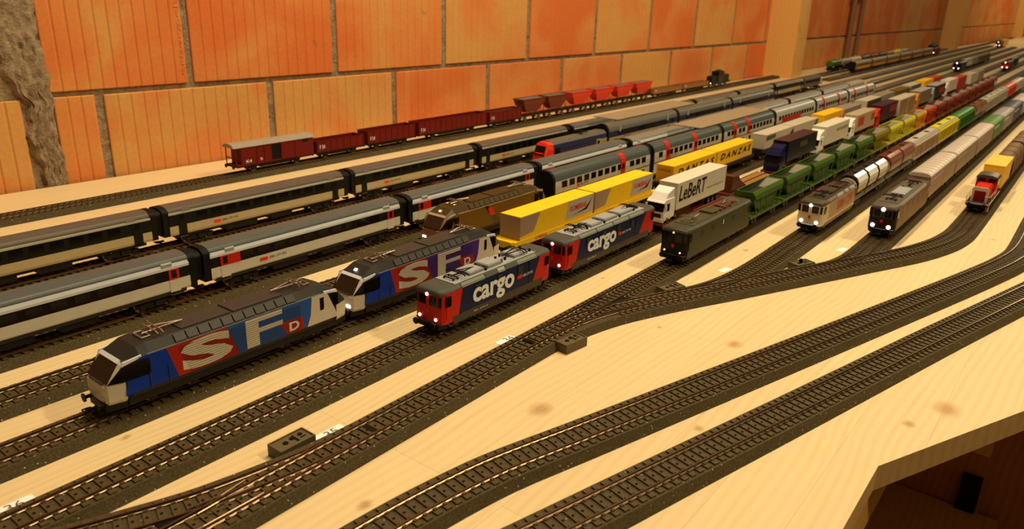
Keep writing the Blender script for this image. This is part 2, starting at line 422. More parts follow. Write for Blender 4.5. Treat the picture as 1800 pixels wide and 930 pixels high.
slp = shapes_mesh([('px', [(-15, 7.0), (15, 7.0), (14.6, 8.5), (-14.6, 8.5)], -2.1, 2.1), ('b', -1.2, 1.2, -11, -9.2, 8.4, 9.3), ('b', -1.2, 1.2, -7.2, -5.6, 8.4, 9.3), ('b', -1.2, 1.2, 5.6, 7.2, 8.4, 9.3), ('b', -1.2, 1.2, 9.2, 11, 8.4, 9.3)], 'sleeper')
slp.materials.append(sleeper_m)
TRACKS = []
def track(label, pts, near=None, far=3600, dz=0.0, skip=None, name='track', straight=False):
    """roadbed, two rails, sleepers (each one of its own where the photo shows it large) and centre contacts"""
    t = thing(name, label, 'track', (0, 0, dz), group='tracks on the board')
    path = list(pts) if straight else smooth_path(pts)
    part(t, 'roadbed', ballast, sweep(path, [(-20, 0.02-dz), (20, 0.02-dz), (16.4, 7.4), (-16.4, 7.4)]))
    for s in (-1, 1):
        part(t, 'rail', steel, sweep(path, [(s*8.4-1.2, 8.2), (s*8.4+1.2, 8.2), (s*8.4+1.3, 8.38), (s*8.4+0.85, 8.6), (s*8.4+0.35, 9.0), (s*8.4+0.55, 9.5), (s*8.4+0.55, 10.4), (s*8.4-0.55, 10.4), (s*8.4-0.55, 9.5), (s*8.4-0.35, 9.0), (s*8.4-0.85, 8.6), (s*8.4-1.3, 8.38)]))
    # walk along the path for sleepers
    pos = []
    acc = 3.0; L_ = 0
    for i in range(len(path)-1):
        a, b_ = path[i], path[i+1]; d = math.hypot(b_[0]-a[0], b_[1]-a[1])
        while acc <= d:
            u = acc/d; pos.append((a[0]+(b_[0]-a[0])*u, a[1]+(b_[1]-a[1])*u, math.atan2(b_[1]-a[1], b_[0]-a[0]))); acc += 7.6
        acc -= d
    bulk = []; studs = []
    for (x, y, r) in pos:
        if x > far or (skip and skip(x, y)): continue
        if near and near[0] <= x <= near[1]:
            o = link('sleeper', slp, t, loc=(x, y, 0)); o.rotation_euler = (0, 0, r)
        else:
            c, s_ = math.cos(r), math.sin(r)
            f = lambda a, b_, z: (x+a*c-b_*s_, y+a*s_+b_*c, z)
            bulk.append(('m', [f(-1.9, -15, 7), f(1.9, -15, 7), f(1.9, 15, 7), f(-1.9, 15, 7), f(-1.9, -15, 8.5), f(1.9, -15, 8.5), f(1.9, 15, 8.5), f(-1.9, 15, 8.5)], [(4, 5, 6, 7), (0, 1, 5, 4), (1, 2, 6, 5), (2, 3, 7, 6), (3, 0, 4, 7)]))
        if x < 1300: studs.append(('b', x-0.7, x+0.7, y-0.7, y+0.7, 8.3, 8.95))
    if bulk: part(t, 'sleepers', sleeper_m, *bulk, kind='stuff')
    if studs: part(t, 'contact_studs', stud_m, *studs, kind='stuff')
    return t
Y = {k: 121+77.5*(10-k) for k in range(3, 11)}
Y['S'] = Y[3]+77.5; Y[2] = Y[3]+155; Y[1] = 1074; Y['A'] = 896; Y['B'] = 973.5; Y[11] = 43.5
def st(k, x0, x1, label, near=None, **kw): return track(label, [(x0, Y[k]), (x1, Y[k])], near, straight=True, **kw)
st(1, -60, 3100, 'rearmost track along the brick wall, under the small brown wagons', (330, 640))
st(2, 20, 7000, 'track under the green and cream coaches')
st('S', 900, 7000, 'track under the blue double-deck train with the red front')
st(3, 20, 7000, 'track under the black and white coaches')
st(4, 60, 7000, 'track behind the foremost striped locomotive, under the gold locomotive', (130, 225))
st(5, 60, 7000, 'track under the two striped locomotives', (115, 215))
st(6, 60, 7000, 'track under the two cargo locomotives', (95, 470))
st(7, 120, 7000, 'track under the dark green locomotive and its hopper wagons', (190, 790))
st(8, 905, 7000, 'track under the cream locomotive and its silo wagons', (905, 1020))
st(9, 985, 7000, 'track under the brown locomotive and its grey van wagons', (985, 1060))
st('A', 3150, 9000, 'far track under the yellow coaches beyond the first post')
st('B', 3150, 6100, 'far track under the tank wagons beyond the first post')
far7 = lambda x, y: abs(y-Y[7]) < 17
far6 = lambda x, y: abs(y-Y[6]) < 14 or abs(y-Y[7]) < 13
LAD = [(470, 353.5), (515, 353), (552, 349.5), (590, 341.5), (622, 331), (676, 308.5), (743, 277), (835, 235), (936, 189), (1020, 152), (1090, 131), (1150, 122.5), (1240, 121), (1400, 121), (3000, 121), (7000, 121)]
tl = track('diagonal ladder track curving to the red shunter at the right', LAD, (560, 1240), dz=-0.22, skip=far7)
tb = track('branch leaving the straight track beside the switch box near tag 35', [(330, 353.5), (290, 354.5), (250, 358), (190, 370), (148, 385), (100, 405), (55, 424)], (60, 300), dz=-0.3, skip=far6)
tc8 = track('turnout branch leading from the ladder to the cream locomotive', [(690, 301.8), (735, 287), (780, 279.5), (830, 276.5), (905, 276)], (720, 905), dz=-0.38, skip=lambda x, y: abs((y-277)+(x-743)*0.457) < 15)
tc9 = track('turnout branch leading from the ladder to the brown locomotive', [(868, 220), (905, 206), (940, 200), (985, 198.5)], (890, 990), dz=-0.38, skip=lambda x, y: abs((y-235)+(x-835)*0.457) < 14)
track('curved track in the foreground bending round at the right, second from the board edge', [(120, 276), (180, 275.5), (234, 273), (281, 268), (331, 259), (400, 239), (480, 216), (688, 156), (913, 92), (990, 71), (1050, 56), (1105, 46.5), (1160, 43.5), (1300, 43.5), (5000, 43.5)], (200, 1000))
track('track nearest the sawn board edge in the foreground', [(120, 247), (292, 201), (394, 174), (543, 134), (751, 79), (897, 39), (1000, 11), (1080, -10), (1180, -29), (1260, -34), (1400, -34), (5000, -34)], (270, 960))

# switch drive boxes (parts of their turnouts) with moulded marks
box_m = mat('switch_box_plastic', (122, 96, 52), 0.5)
def drive_box(parent, cx, cy, rz, lx=28, ly=15, knob=False):
    b_ = part(parent, 'drive_box', box_m, ('b', -lx/2, lx/2, -ly/2, ly/2, 0.3, 8.2), ('b', -lx/2, lx/2, -ly/2, -ly/2+1, 8.2, 9), ('b', -lx/2, lx/2, ly/2-1, ly/2, 8.2, 9), ('b', -lx/2, -lx/2+1, -ly/2+1, ly/2-1, 8.2, 9), ('b', lx/2-1, lx/2, -ly/2+1, ly/2-1, 8.2, 9), loc=(cx, cy, 0))
    b_.rotation_euler = (0, 0, rz)
    part(b_, 'marking', stud_m, ('c', (-5, 0, 8.2), (-5, 0, 8.7), 2.0, 12), ('b', 2, 3.6, -4, 4, 8.2, 8.7), ('c', (1, 1.5, 8.2), (1, 1.5, 8.6), 1.8, 10), ('c', (8, 2, 8.2), (8, 2, 8.8), 1.7, 10), ('b', 6, 10, -2.2, -1.2, 8.2, 8.6))
    if knob: part(b_, 'knob', black, ('c', (-2, 0, 8.2), (-2, 0, 10), 1.6, 12), ('c', (-2, 0, 10), (-2, 0, 13), 2.3, 12), smooth=40)
    return b_
drive_box(tb, 265, 383, 0)
drive_box(tl, 523, 329.5, -0.12)
drive_box(tc8, 702, 322, -0.35)
drive_box(tc9, 878, 242, -0.42, knob=True)
# crossing pieces and check rails of the two foremost turnouts
def crossing(parent, x, y, d, a0, a1):
    part(parent, 'crossing_piece', stud_m, ('pz', [(x-d*2, y-0.8), (x-d*2, y+0.8), (x+d*34, y+a1*0.9), (x+d*34, y-a0*0.9)], 8.3, 9.6))
    part(parent, 'wing_rail', steel, ('t', [(x-d*22, y+4.6, 9.9), (x-d*4, y+2.0, 9.9), (x+d*14, y+2.4+a1*0.35, 9.9)], 0.6))
    part(parent, 'wing_rail', steel, ('t', [(x-d*22, y-4.6, 9.9), (x-d*4, y-2.0, 9.9), (x+d*14, y-2.4-a0*0.35, 9.9)], 0.6))
crossing(tl, 606, 345.1, 1, 11, 1)
crossing(tb, 196, 362.0, -1, 1, 9)
part(tl, 'check_rail', steel, ('t', [(582, 358.6, 9.9), (588, 359.6, 9.9), (622, 359.6, 9.9), (628, 358.6, 9.9)], 0.6)); part(tl, 'check_rail', steel, sweep([(586, 336.6), (600, 332.2), (616, 327), (630, 321.5)], [(-0.6, 9), (0.6, 9), (0.6, 10.6), (-0.6, 10.6)]))
part(tb, 'check_rail', steel, ('t', [(172, 347.4, 9.9), (178, 346.8, 9.9), (212, 346.8, 9.9), (218, 347.4, 9.9)], 0.6))
part(tl, 'point_slot', stud_m, ('b', 492, 497, 346.8, 360.2, 8.4, 8.9)); part(tb, 'point_slot', stud_m, ('b', 306, 311, 346.8, 360.2, 8.4, 8.9))
# paper number tags on the board
tag_m = mat('paper', (250, 236, 205), 0.7); pen = mat('pencil', (120, 90, 60), 0.7)
def tag(x, y, txt, label, wd=26, h=13, rz=0.0):
    t = thing('paper_tag', label, 'tag', (x, y, 0), rz, 'paper number tags beside the tracks')
    part(t, 'paper', tag_m, ('b', -wd/2, wd/2, -h/2, h/2, 0.05, 0.35))
    if txt: text(t, txt, pen, -1, 9, -2.5, 5.0, 0.45, face='up', name='number')
tag(119, 458, '36', 'white paper tag numbered 36 at the lower left picture corner', 30, 12)
tag(292, 379, '35', 'white paper tag numbered 35 beside the switch box', 30, 12)
tag(496, 380, '34', 'white paper tag numbered 34 behind the foremost turnout', 22, 11)
tag(812, 308, None, 'small white paper tag behind the branch to the cream locomotive', 18, 8, -0.2)
tag(988, 226, None, 'small white paper tag in front of the brown locomotive', 18, 8, -0.1)

# ================================================================== rolling stock (local x=0 is the end facing the viewer, z=0 the rail top)
def col(name, r, g, b, rough=0.42, **kw): return mat(name, (r, g, b), rough, **kw)
def wheels(p, x, r=5.3, name='wheelset'):
    return part(p, name, wheelm, ('c', (x, -9.2, r), (x, -6.6, r), r, 14), ('c', (x, 6.6, r), (x, 9.2, r), r, 14), ('c', (x, -6.6, r), (x, 6.6, r), 1.2, 8), smooth=40)
def bogie(p, cx, wb=29, w=13.5, r=5.0, z=8.5, m=None, detail=True):
    m = m or dark
    h = wb/2
    P = [(cx-h-5, z-3.5), (cx-h+4, z-4.5), (cx-5, z-5.5), (cx+5, z-5.5), (cx+h-4, z-4.5), (cx+h+5, z-3.5), (cx+h+5, z), (cx-h-5, z)]
    sh = [('py', P, -w, -w+2), ('py', P, w-2, w), ('b', cx-6, cx+6, -w+2, w-2, z-3, z+2)]
    if detail:
        for s in (-1, 1):
            for dx in (-h, h): sh += [('b', cx+dx-2.5, cx+dx+2.5, s*w-1, s*w+1, z-6.2, z-1)]
            sh += [('c', (cx, s*(w+.6), z-4), (cx, s*(w+.6), z+0.5), 2, 10)]
    b_ = part(p, 'bogie', m, *sh)
    for dx in (-h, h): wheels(b_, cx+dx, r)
    return b_
def buffers(p, x, z=12.2, sgn=-1, m=None):
    for s in (-1, 1):
        part(p, 'buffer', m or dark, ('c', (x, s*10, z), (x+sgn*5, s*10, z), 1.4, 10), ('c', (x+sgn*5, s*10, z), (x+sgn*6, s*10, z), 3.2, 14), smooth=40)
def coupler(p, x, z=8.0, sgn=-1):
    part(p, 'coupler', black, ('b', min(x, x+sgn*9), max(x, x+sgn*9), -1.3, 1.3, z-1, z+0.6), ('t', [(x+sgn*6, -3.4, z), (x+sgn*10, -3.4, z), (x+sgn*11, 0, z+1), (x+sgn*10, 3.4, z), (x+sgn*6, 3.4, z)], 0.55), ('b', min(x+sgn*4, x+sgn*6), max(x+sgn*4, x+sgn*6), -4, 4, z-1.5, z))
def pantograph(p, x, z, d=1, m=None, w=9):
    m = m or brass
    a = x; k = a+d*34
    sh = [('t', [(a, -6, z+1.4), (a, 6, z+1.4)], 0.6), ('t', [(a+d*6, -6, z+1.4), (a+d*6, 6, z+1.4)], 0.5), ('t', [(a, -6, z+1.4), (a+d*6, -6, z+1.4)], 0.5), ('t', [(a, 6, z+1.4), (a+d*6, 6, z+1.4)], 0.5),
          ('t', [(a+d*3, 0, z+1.8), (k, 0, z+2.6)], 0.75), ('t', [(k, 0, z+2.6), (a+d*9, -4, z+4.2)], 0.45), ('t', [(k, 0, z+2.6), (a+d*9, 4, z+4.2)], 0.45),
          ('t', [(a+d*9, -w-3, z+3.2), (a+d*9, -w, z+4.6), (a+d*9, w, z+4.6), (a+d*9, w+3, z+3.2)], 0.55), ('t', [(a+d*13, -w-3, z+3.2), (a+d*13, -w, z+4.6), (a+d*13, w, z+4.6), (a+d*13, w+3, z+3.2)], 0.55)]
    for s in (-1, 1):
        for q in (0, d*6): sh.append(('c', (a+q, s*5.5, z), (a+q, s*5.5, z+1.4), 0.9, 8))
    return part(p, 'pantograph', m, *sh)
def headlights(p, x, spots, m=None, r=1.5):
    for (y, z) in spots: part(p, 'headlight', m or lit, ('c', (x, y, z), (x-0.7, y, z), r, 14))
def put(name, label, cat, k, x, group=None):
    y = Y[k] if not isinstance(k, (int, float)) or k in Y else k
    return thing(name, label, cat, (x, y, RT), 0, group)
def side(p, name, m, pts, w, t=0.3, both=True, label=None):
    """flat painted panel (x,z polygon) on the sides"""
    o = part(p, name, m, ('py', pts, -w-t, -w), label=label)
    if both: part(p, name, m, ('py', pts, w, w+t), label=label)
    return o
def pane(p, m, pts, w, t=0.5, name='window', both=False):
    return part(p, name, m, ('py', pts, -w-t, -w))
def quad_plate(p, name, m, q, t):
    """four corners plus thickness vector"""
    return part(p, name, m, ('l', [[tuple(v) for v in q], [tuple(Vector(v)+Vector(t)) for v in q]]))

# ---------------------------------------------------------------- streamlined electric locomotive with big slanted windscreen
def loco_stream(label, k, x, sc, L=211):
    t = put('electric_locomotive', label, 'locomotive', k, x, 'streamlined locomotives')
    W = 17.0
    nose = lambda X: X
    def sec(X, w, zb, zs, zt, wr, zr): return ring(X, [(w*0.86, zb), (w*0.99, zb+3), (w, zs), (w*0.995, zt), (wr, zr)])
    def half(f):   # stations of one end
        return [sec(f(0), 12.2, 11, 15, 22.5, 11.8, 23.6), sec(f(1.6), 14.0, 9.2, 15, 24, 13.2, 25.2)], [sec(f(11.5), 16.3, 9, 16, 36.5, 12.6, 38.2), sec(f(13), 16.5, 9, 16, 37.5, 12.6, 39.6), sec(f(25), W, 9, 16, 39.5, 11.5, 46.0), sec(f(32), W, 9, 16, 40, 11.5, 46.8)]
    a0, a1 = half(lambda v: v); b0, b1 = half(lambda v: L-v)
    part(t, 'cab_front', sc['cab'], ('l', a0+a1[:2]))
    part(t, 'cab_front', sc['cab'], ('l', b0+b1[:2]))
    part(t, 'body', sc['roof'], ('l', a1[1:]+list(reversed(b1[1:]))))
    # lower skirt and frame
    part(t, 'skirt', sc.get('skirt', dark), ('px', sym([(15.2, 5.2), (16.4, 9.3), (16.6, 14.6)]), 14, L-14))
    part(t, 'front_apron', dark, ('l', [ring(-0.5, [(11.5, 4.6), (12, 10.6)]), ring(13.5, [(14.5, 4.6), (14.8, 10)])]))
    part(t, 'front_apron', dark, ('l', [ring(L+0.5, [(11.5, 4.6), (12, 10.6)]), ring(L-13.5, [(14.5, 4.6), (14.8, 10)])]))
    # windscreens, a thin frame, wiper
    for f, sg in ((lambda v: v, -1), (lambda v: L-v, 1)):
        q = [(f(1.6), -13.2, 25.8), (f(1.6), 13.2, 25.8), (f(11.2), 12.3, 37.4), (f(11.2), -12.3, 37.4)]
        quad_plate(t, 'windscreen', sc.get('glass', tan_glass), q, (sg*0.5, 0, 0.55))
        part(t, 'wiper_rail', black, ('t', [(f(1.2), -9, 26.0), (f(0.2), -9, 25.0), (f(0.2), 9, 25.0), (f(1.2), 9, 26.0)], 0.35))
        # side cab window (dark wrap-round glazing)
        for s in (-1, 1):
            part(t, 'cab_window', glass, ('l', [[(f(1.7), s*13.7, 25.6), (f(11.0), s*16.3, 25.2), (f(31), s*17.05, 25.2), (f(31), s*17.05, 36.5), (f(11.4), s*16.5, 36.2)], [(f(1.5), s*14.3, 25.6), (f(11.0), s*16.9, 25.2), (f(31), s*17.5, 25.2), (f(31), s*17.5, 36.5), (f(11.4), s*17.0, 36.2)]]))
    # white band above the windscreen
    part(t, 'front_stripe', sc['stripe'], ('l', [[(11.3, -12.9, 37.9), (11.3, 12.9, 37.9), (13.6, 12.8, 40.0), (13.6, -12.8, 40.0)], [(10.7, -12.9, 38.5), (10.7, 12.9, 38.5), (13.0, 12.8, 40.6), (13.0, -12.8, 40.6)]]),
         ('py', [(11.4, 36.7), (26, 39.2), (26, 41.0), (12.6, 39.6)], -17.0, -16.0), ('py', [(11.4, 36.7), (26, 39.2), (26, 41.0), (12.6, 39.6)], 16.0, 17.0))
    part(t, 'rear_stripe', sc['stripe'], ('py', [(L-11.4, 36.7), (L-26, 39.2), (L-26, 41.0), (L-12.6, 39.6)], -17.0, -16.0), ('py', [(L-11.4, 36.7), (L-26, 39.2), (L-26, 41.0), (L-12.6, 39.6)], 16, 17))
    # painted side panels
    for i, (nm, m, pts) in enumerate(sc['panels']): side(t, nm, m, pts, W, 0.24+0.05*i)
    # horizontal beads of the side wall
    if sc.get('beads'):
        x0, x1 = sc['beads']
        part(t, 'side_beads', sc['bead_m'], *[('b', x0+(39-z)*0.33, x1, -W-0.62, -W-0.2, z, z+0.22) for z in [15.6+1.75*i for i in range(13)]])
    for (txt, m, x0, x1, z0, z1, bd) in sc.get('text', ()): text(t, txt, m, x0, x1, z0, z1, -W-0.5, bold=bd)
    # ventilation grilles in the roof slope
    gm = sc['grille']
    for i in range(11):
        X = 52+i*9.6
        if X > L-58: break
        part(t, 'ventilation_grille', gm, ('l', [[(X, -16.5, 41.2), (X+8.4, -16.5, 41.2), (X+8.4, -12.6, 46.0), (X, -12.6, 46.0)], [(X, -17.0, 41.6), (X+8.4, -17.0, 41.6), (X+8.4, -13.0, 46.5), (X, -13.0, 46.5)]]))
    part(t, 'gutter', sc['stripe2'], ('b', 30, L-30, -W-0.25, -W+0.4, 39.6, 40.3), ('b', 30, L-30, W-0.4, W+0.25, 39.6, 40.3))
    part(t, 'roof_panel', sc['roof2'], ('b', 60, 100, -10.5, 10.5, 46.6, 47.6), ('b', 103, 148, -10.5, 10.5, 46.6, 47.6))
    pantograph(t, 33, 46.6, 1); pantograph(t, L-33, 46.6, -1)
    # door handrails
    for X in (30, 44): part(t, 'handrail', wheelm, ('t', [(X, -W-0.9, 14.5), (X, -W-0.9, 27)], 0.32, 5))
    bogie(t, 48, 32, 13.5, 5.6, 8.8); bogie(t, L-48, 32, 13.5, 5.6, 8.8)
    buffers(t, 0.5, 10.5); coupler(t, 0, 5.5); coupler(t, L, 5.5, 1)
    if sc.get('lights'):
        for s in (-1, 1):
            part(t, 'headlight', lit, ('b', -0.6, 0.4, s*8.6-2.6, s*8.6+2.6, 13.6, 15.8))
        part(t, 'headlight', lit if sc['lights'] == 2 else lit_red, ('l', [[(16.5, -1.6, 42.3), (16.5, 1.6, 42.3), (18.8, 1.6, 43.6), (18.8, -1.6, 43.6)], [(16.2, -1.6, 42.8), (16.2, 1.6, 42.8), (18.5, 1.6, 44.1), (18.5, -1.6, 44.1)]]))
    else:
        for s in (-1, 1): part(t, 'headlight', mat('dull_lens', (225, 205, 160), 0.25), ('b', -0.4, 0.4, s*8.6-2.4, s*8.6+2.4, 13.6, 15.4))
    return t
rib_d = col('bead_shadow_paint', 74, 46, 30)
blue_s = col('royal_blue_paint', 20, 62, 140); blue_f = col('sky_blue_paint', 52, 98, 140); red_s = col('signal_red_paint', 190, 40, 16); pur = col('violet_paint', 92, 50, 112)
def sf_panels(c1, c2, c3):
    return [('blue_panel', c1, [(12, 14.5), (14, 25), (31.2, 25), (31.2, 37.2), (23, 38), (24, 39.5), (44, 39.5), (51, 14.5)]), ('red_panel', c2, [(44, 39.5), (92, 39.5), (101, 14.5), (51, 14.5)]),
            ('blue_panel', c3, [(92, 39.5), (172, 39.5), (170, 24), (166, 14.5), (101, 14.5)]), ('cream_panel', cream, [(172, 39.5), (188, 39.5), (199, 14.5), (166, 14.5), (170, 24)]), ('red_square', red_s, [(139, 26.5), (161, 26.5), (163, 14.6), (146, 14.6)])]
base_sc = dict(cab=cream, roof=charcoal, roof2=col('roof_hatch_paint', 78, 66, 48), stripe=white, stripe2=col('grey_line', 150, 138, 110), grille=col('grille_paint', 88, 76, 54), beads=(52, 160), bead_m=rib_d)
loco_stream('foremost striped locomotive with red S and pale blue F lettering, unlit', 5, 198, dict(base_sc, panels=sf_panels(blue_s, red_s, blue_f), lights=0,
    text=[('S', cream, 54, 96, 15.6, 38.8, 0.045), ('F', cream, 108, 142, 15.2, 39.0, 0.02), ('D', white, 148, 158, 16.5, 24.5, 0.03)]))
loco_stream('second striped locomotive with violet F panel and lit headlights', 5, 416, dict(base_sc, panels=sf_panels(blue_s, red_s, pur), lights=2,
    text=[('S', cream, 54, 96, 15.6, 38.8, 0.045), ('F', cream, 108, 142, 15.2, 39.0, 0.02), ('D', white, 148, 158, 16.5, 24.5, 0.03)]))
gold = col('gold_paint', 150, 105, 28, 0.35, metal=0.35); copper = col('copper_paint', 170, 105, 60, 0.4)
loco_stream('gold and bronze locomotive with a red flash behind the striped pair', 4, 612, dict(cab=copper, roof=col('bronze_roof', 88, 62, 24, 0.35), roof2=col('bronze_hatch', 80, 56, 24), stripe=col('pale_bronze_line', 200, 160, 100), stripe2=col('pale_bronze_line', 200, 160, 100), grille=col('bronze_grille', 92, 66, 26),
    panels=[('gold_panel', gold, [(14, 14.5), (25, 39.5), (186, 39.5), (198, 14.5)]), ('dark_flash', black, [(78, 39.4), (84, 39.4), (92, 30), (86, 30)]), ('red_flash', redlogo, [(84, 36), (92, 36), (99, 26), (90, 26)]), ('grey_flash', col('flash_grey', 100, 88, 50), [(90, 26), (99, 26), (112, 15), (98, 15)])], lights=1))

# ---------------------------------------------------------------- box-shaped electric locomotive
def loco_box(label, k, x, sc, L=164, axles=(2, 2), W=16.6, H=41.5):
    t = put('electric_locomotive', label, 'locomotive', k, x, sc.get('group'))
    def sec(X, w, zb, zt): return ring(X, [(w*0.97, zb), (w, zb+2), (w, 24), (w*0.985, zt)])
    C = sc['cut']
    fr = [sec(0, W-3.4, 10, 37.5), sec(1.8, W-1.4, 9.6, 38), sec(5.5, W-0.2, 9.4, 38.4), sec(C, W, 9.4, 38.6)]
    rr = [[(L-p[0], p[1], p[2]) for p in r] for r in fr]
    part(t, 'cab', sc['cab'], ('l', fr)); part(t, 'cab', sc['cab'], ('l', list(reversed(rr))))
    part(t, 'body', sc['body'], ('px', sym([(W*0.97, 9.4), (W, 11.4), (W, 24), (W*0.985, 38.6)]), C, L-C))
    def rsec(X, w, z0, z1): return ring(X, [(w, z0), (w, z0+1.2), (w-2.2, z1-0.8), (w-4, z1)])
    rf = [rsec(-0.8, W-3.2, 36.8, 39.8), rsec(1.2, W-1.2, 36.8, 41), rsec(6, W+0.1, 37.2, H), rsec(24, W+0.1, 38.2, H)]
    part(t, 'cab_roof', sc['roof'], ('l', rf), smooth=50)
    part(t, 'cab_roof', sc['roof'], ('l', [[(L-p[0], p[1], p[2]) for p in r] for r in reversed(rf)]), smooth=50)
    part(t, 'roof', sc['roof'], ('l', [rsec(24, W, 38.4, H), rsec(L-24, W, 38.4, H)]))
    part(t, 'lower_skirt', sc['skirt'], ('px', sym([(W-1.6, 5.5), (W+0.15, 9.2), (W+0.15, sc.get('sk', 15))]), C*0.5, L-C*0.5))
    # slanted colour split at the cabs
    for (nm, m, pts) in sc.get('panels', ()): side(t, nm, m, pts, W, 0.2)
    # front: windows with frames, lamps, handrail
    fm = sc.get('frame', sc['cab'])
    g = sc.get('glass', glass)
    for (xa, xb, sgn) in ((0, 1.8, 1), (L, L-1.8, -1)):
        for s in (-1, 1):
            part(t, 'window_frame', fm, ('b', min(xa-0.35*sgn, xa+0.2*sgn), max(xa-0.35*sgn, xa+0.2*sgn), min(s*1.2, s*11.4), max(s*1.2, s*11.4), 25.4, 36.2))
            part(t, 'windscreen', g, ('b', min(xa-0.6*sgn, xa), max(xa-0.6*sgn, xa), min(s*2, s*10.7), max(s*2, s*10.7), 26.2, 35.4))
            part(t, 'corner_window', g, ('l', [[(xa, s*12.4, 26.2), (xb, s*14.8, 26.2), (xb, s*14.8, 35.4), (xa, s*12.4, 35.4)], [(xa-0.5*sgn, s*12.7, 26.2), (xb-0.5*sgn, s*15.2, 26.2), (xb-0.5*sgn, s*15.2, 35.4), (xa-0.5*sgn, s*12.7, 35.4)]]))
        part(t, 'wiper', wheelm, ('t', [(xa-0.9*sgn, -8, 35.8), (xa-0.9*sgn, -5.5, 28.5)], 0.22, 5))
        part(t, 'front_rail', sc.get('rail', wheelm), ('t', [(xb, -W+1.0, 10.6), (xa-0.4*sgn, -12.4, 10.4), (xa-0.6*sgn, 0, 10.2), (xa-0.4*sgn, 12.4, 10.4), (xb, W-1.0, 10.6)], 0.5))
        part(t, 'crest', sc.get('crest', redlogo), ('b', min(xa-0.4*sgn, xa), max(xa-0.4*sgn, xa), -1.6, 1.6, 18.6, 22.6))
    part(t, 'front_apron', sc.get('apron', dark), ('l', [ring(-0.3, [(12.6, 4.8), (13.2, 9.8)]), ring(9, [(15, 4.8), (15.4, 9.6)])]))
    part(t, 'front_apron', sc.get('apron', dark), ('l', [ring(L+0.3, [(12.6, 4.8), (13.2, 9.8)]), ring(L-9, [(15, 4.8), (15.4, 9.6)])]))
    for xs in (8.5, L-8.5):
        for s in (-1, 1):
            part(t, 'cab_window', g, ('py', [(xs-3.6, 25.8), (xs+3.6, 25.8), (xs+3.6, 35.2), (xs-3.6, 35.2)], min(s*W, s*(W+0.45)), max(s*W, s*(W+0.45))))
    for (wx, wz0, wz1, hw) in sc.get('ports', ()):
        pane(t, sc.get('port_m', glass), [(wx-hw, wz0), (wx+hw, wz0), (wx+hw, wz1), (wx-hw, wz1)], W, 0.35, 'side_window')
    # sloping roof-edge panels
    for (e0, e1, m) in sc.get('edges', ()):
        part(t, 'roof_edge_panel', m, ('l', [[(e0, -W-0.1, 38.4), (e1, -W-0.1, 38.4), (e1, -W+2.6, 41.6), (e0, -W+2.6, 41.6)], [(e0, -W-0.45, 38.8), (e1, -W-0.45, 38.8), (e1, -W+2.4, 42.0), (e0, -W+2.4, 42.0)]]))
    part(t, 'roof_deck', sc.get('deck', sc['roof']), ('b', 22, L-22, -12.0, 12.0, H-0.2, H+0.5))
    for (bx0, bx1, hb) in sc.get('boxes', ()):
        part(t, 'roof_box', sc.get('box_m', sc['roof']), ('b', bx0, bx1, -8.6, 8.6, H+0.5, H+hb), ('b', bx0+1.2, bx1-1.2, -7.4, 7.4, H+hb, H+hb+0.5))
    for (ix, iy) in sc.get('insulators', ()):
        part(t, 'insulator', sc.get('ins_m', black), ('c', (ix, iy, H+0.4), (ix, iy, H+1.4), 1.3, 8), ('c', (ix, iy, H+1.4), (ix, iy, H+2), 0.8, 8), ('c', (ix, iy, H+2), (ix, iy, H+3), 1.3, 8))
    if sc.get('busbar'): part(t, 'roof_line', sc['busbar'], *[('t', [(a, yy, H+4), (b_, yy, H+4.2)], 0.45) for a, b_, yy in sc['bars']])
    for (px_, d) in sc['pans']: pantograph(t, px_, H+0.8, d, sc.get('pan_m', dark))
    if axles == (2, 2): bogie(t, 38, 32, 13.5, 6.2, 9); bogie(t, L-38, 32, 13.5, 6.2, 9)
    elif axles == (3, 3):
        for c in (40, L-40):
            b_ = bogie(t, c, 46, 13.5, 6.2, 9); wheels(b_, c, 6.2)
    else:
        for c in (34, L/2, L-34): bogie(t, c, 32, 13.5, 6.2, 9)
    buffers(t, 0.5, 9.6, m=sc.get('buf')); buffers(t, L-0.5, 9.6, 1); coupler(t, 0, 5.2); coupler(t, L, 5.2, 1)
    spots = [(-9.6, 14.2), (9.6, 14.2), (0, 36.6)]
    headlights(t, -0.1, spots[:2], sc.get('lamp', lit), sc.get('lr', 1.35)); headlights(t, -0.9, spots[2:], sc.get('lamp', lit), sc.get('lr', 1.5))
    for (txt, m, x0, x1, z0, z1, bd, sh_) in sc.get('text', ()): text(t, txt, m, x0, x1, z0, z1, -W-0.48, bold=bd, shear=sh_)
    for (m, x0, x1, z0, z1) in sc.get('marks', ()): side(t, 'logo', m, [(x0, z0), (x1, z0), (x1, z1), (x0, z1)], W, 0.46, both=False)
    return t
navy = col('navy_paint', 22, 34, 62); cargored = col('cargo_red_paint', 208, 34, 16); lgrey = col('light_grey_paint', 176, 162, 128); olivegl = col('olive_roof_glass', 150, 142, 100); skirt_g = col('brown_grey_skirt', 92, 74, 44)
roofg = col('olive_grey_roof', 96, 88, 62)
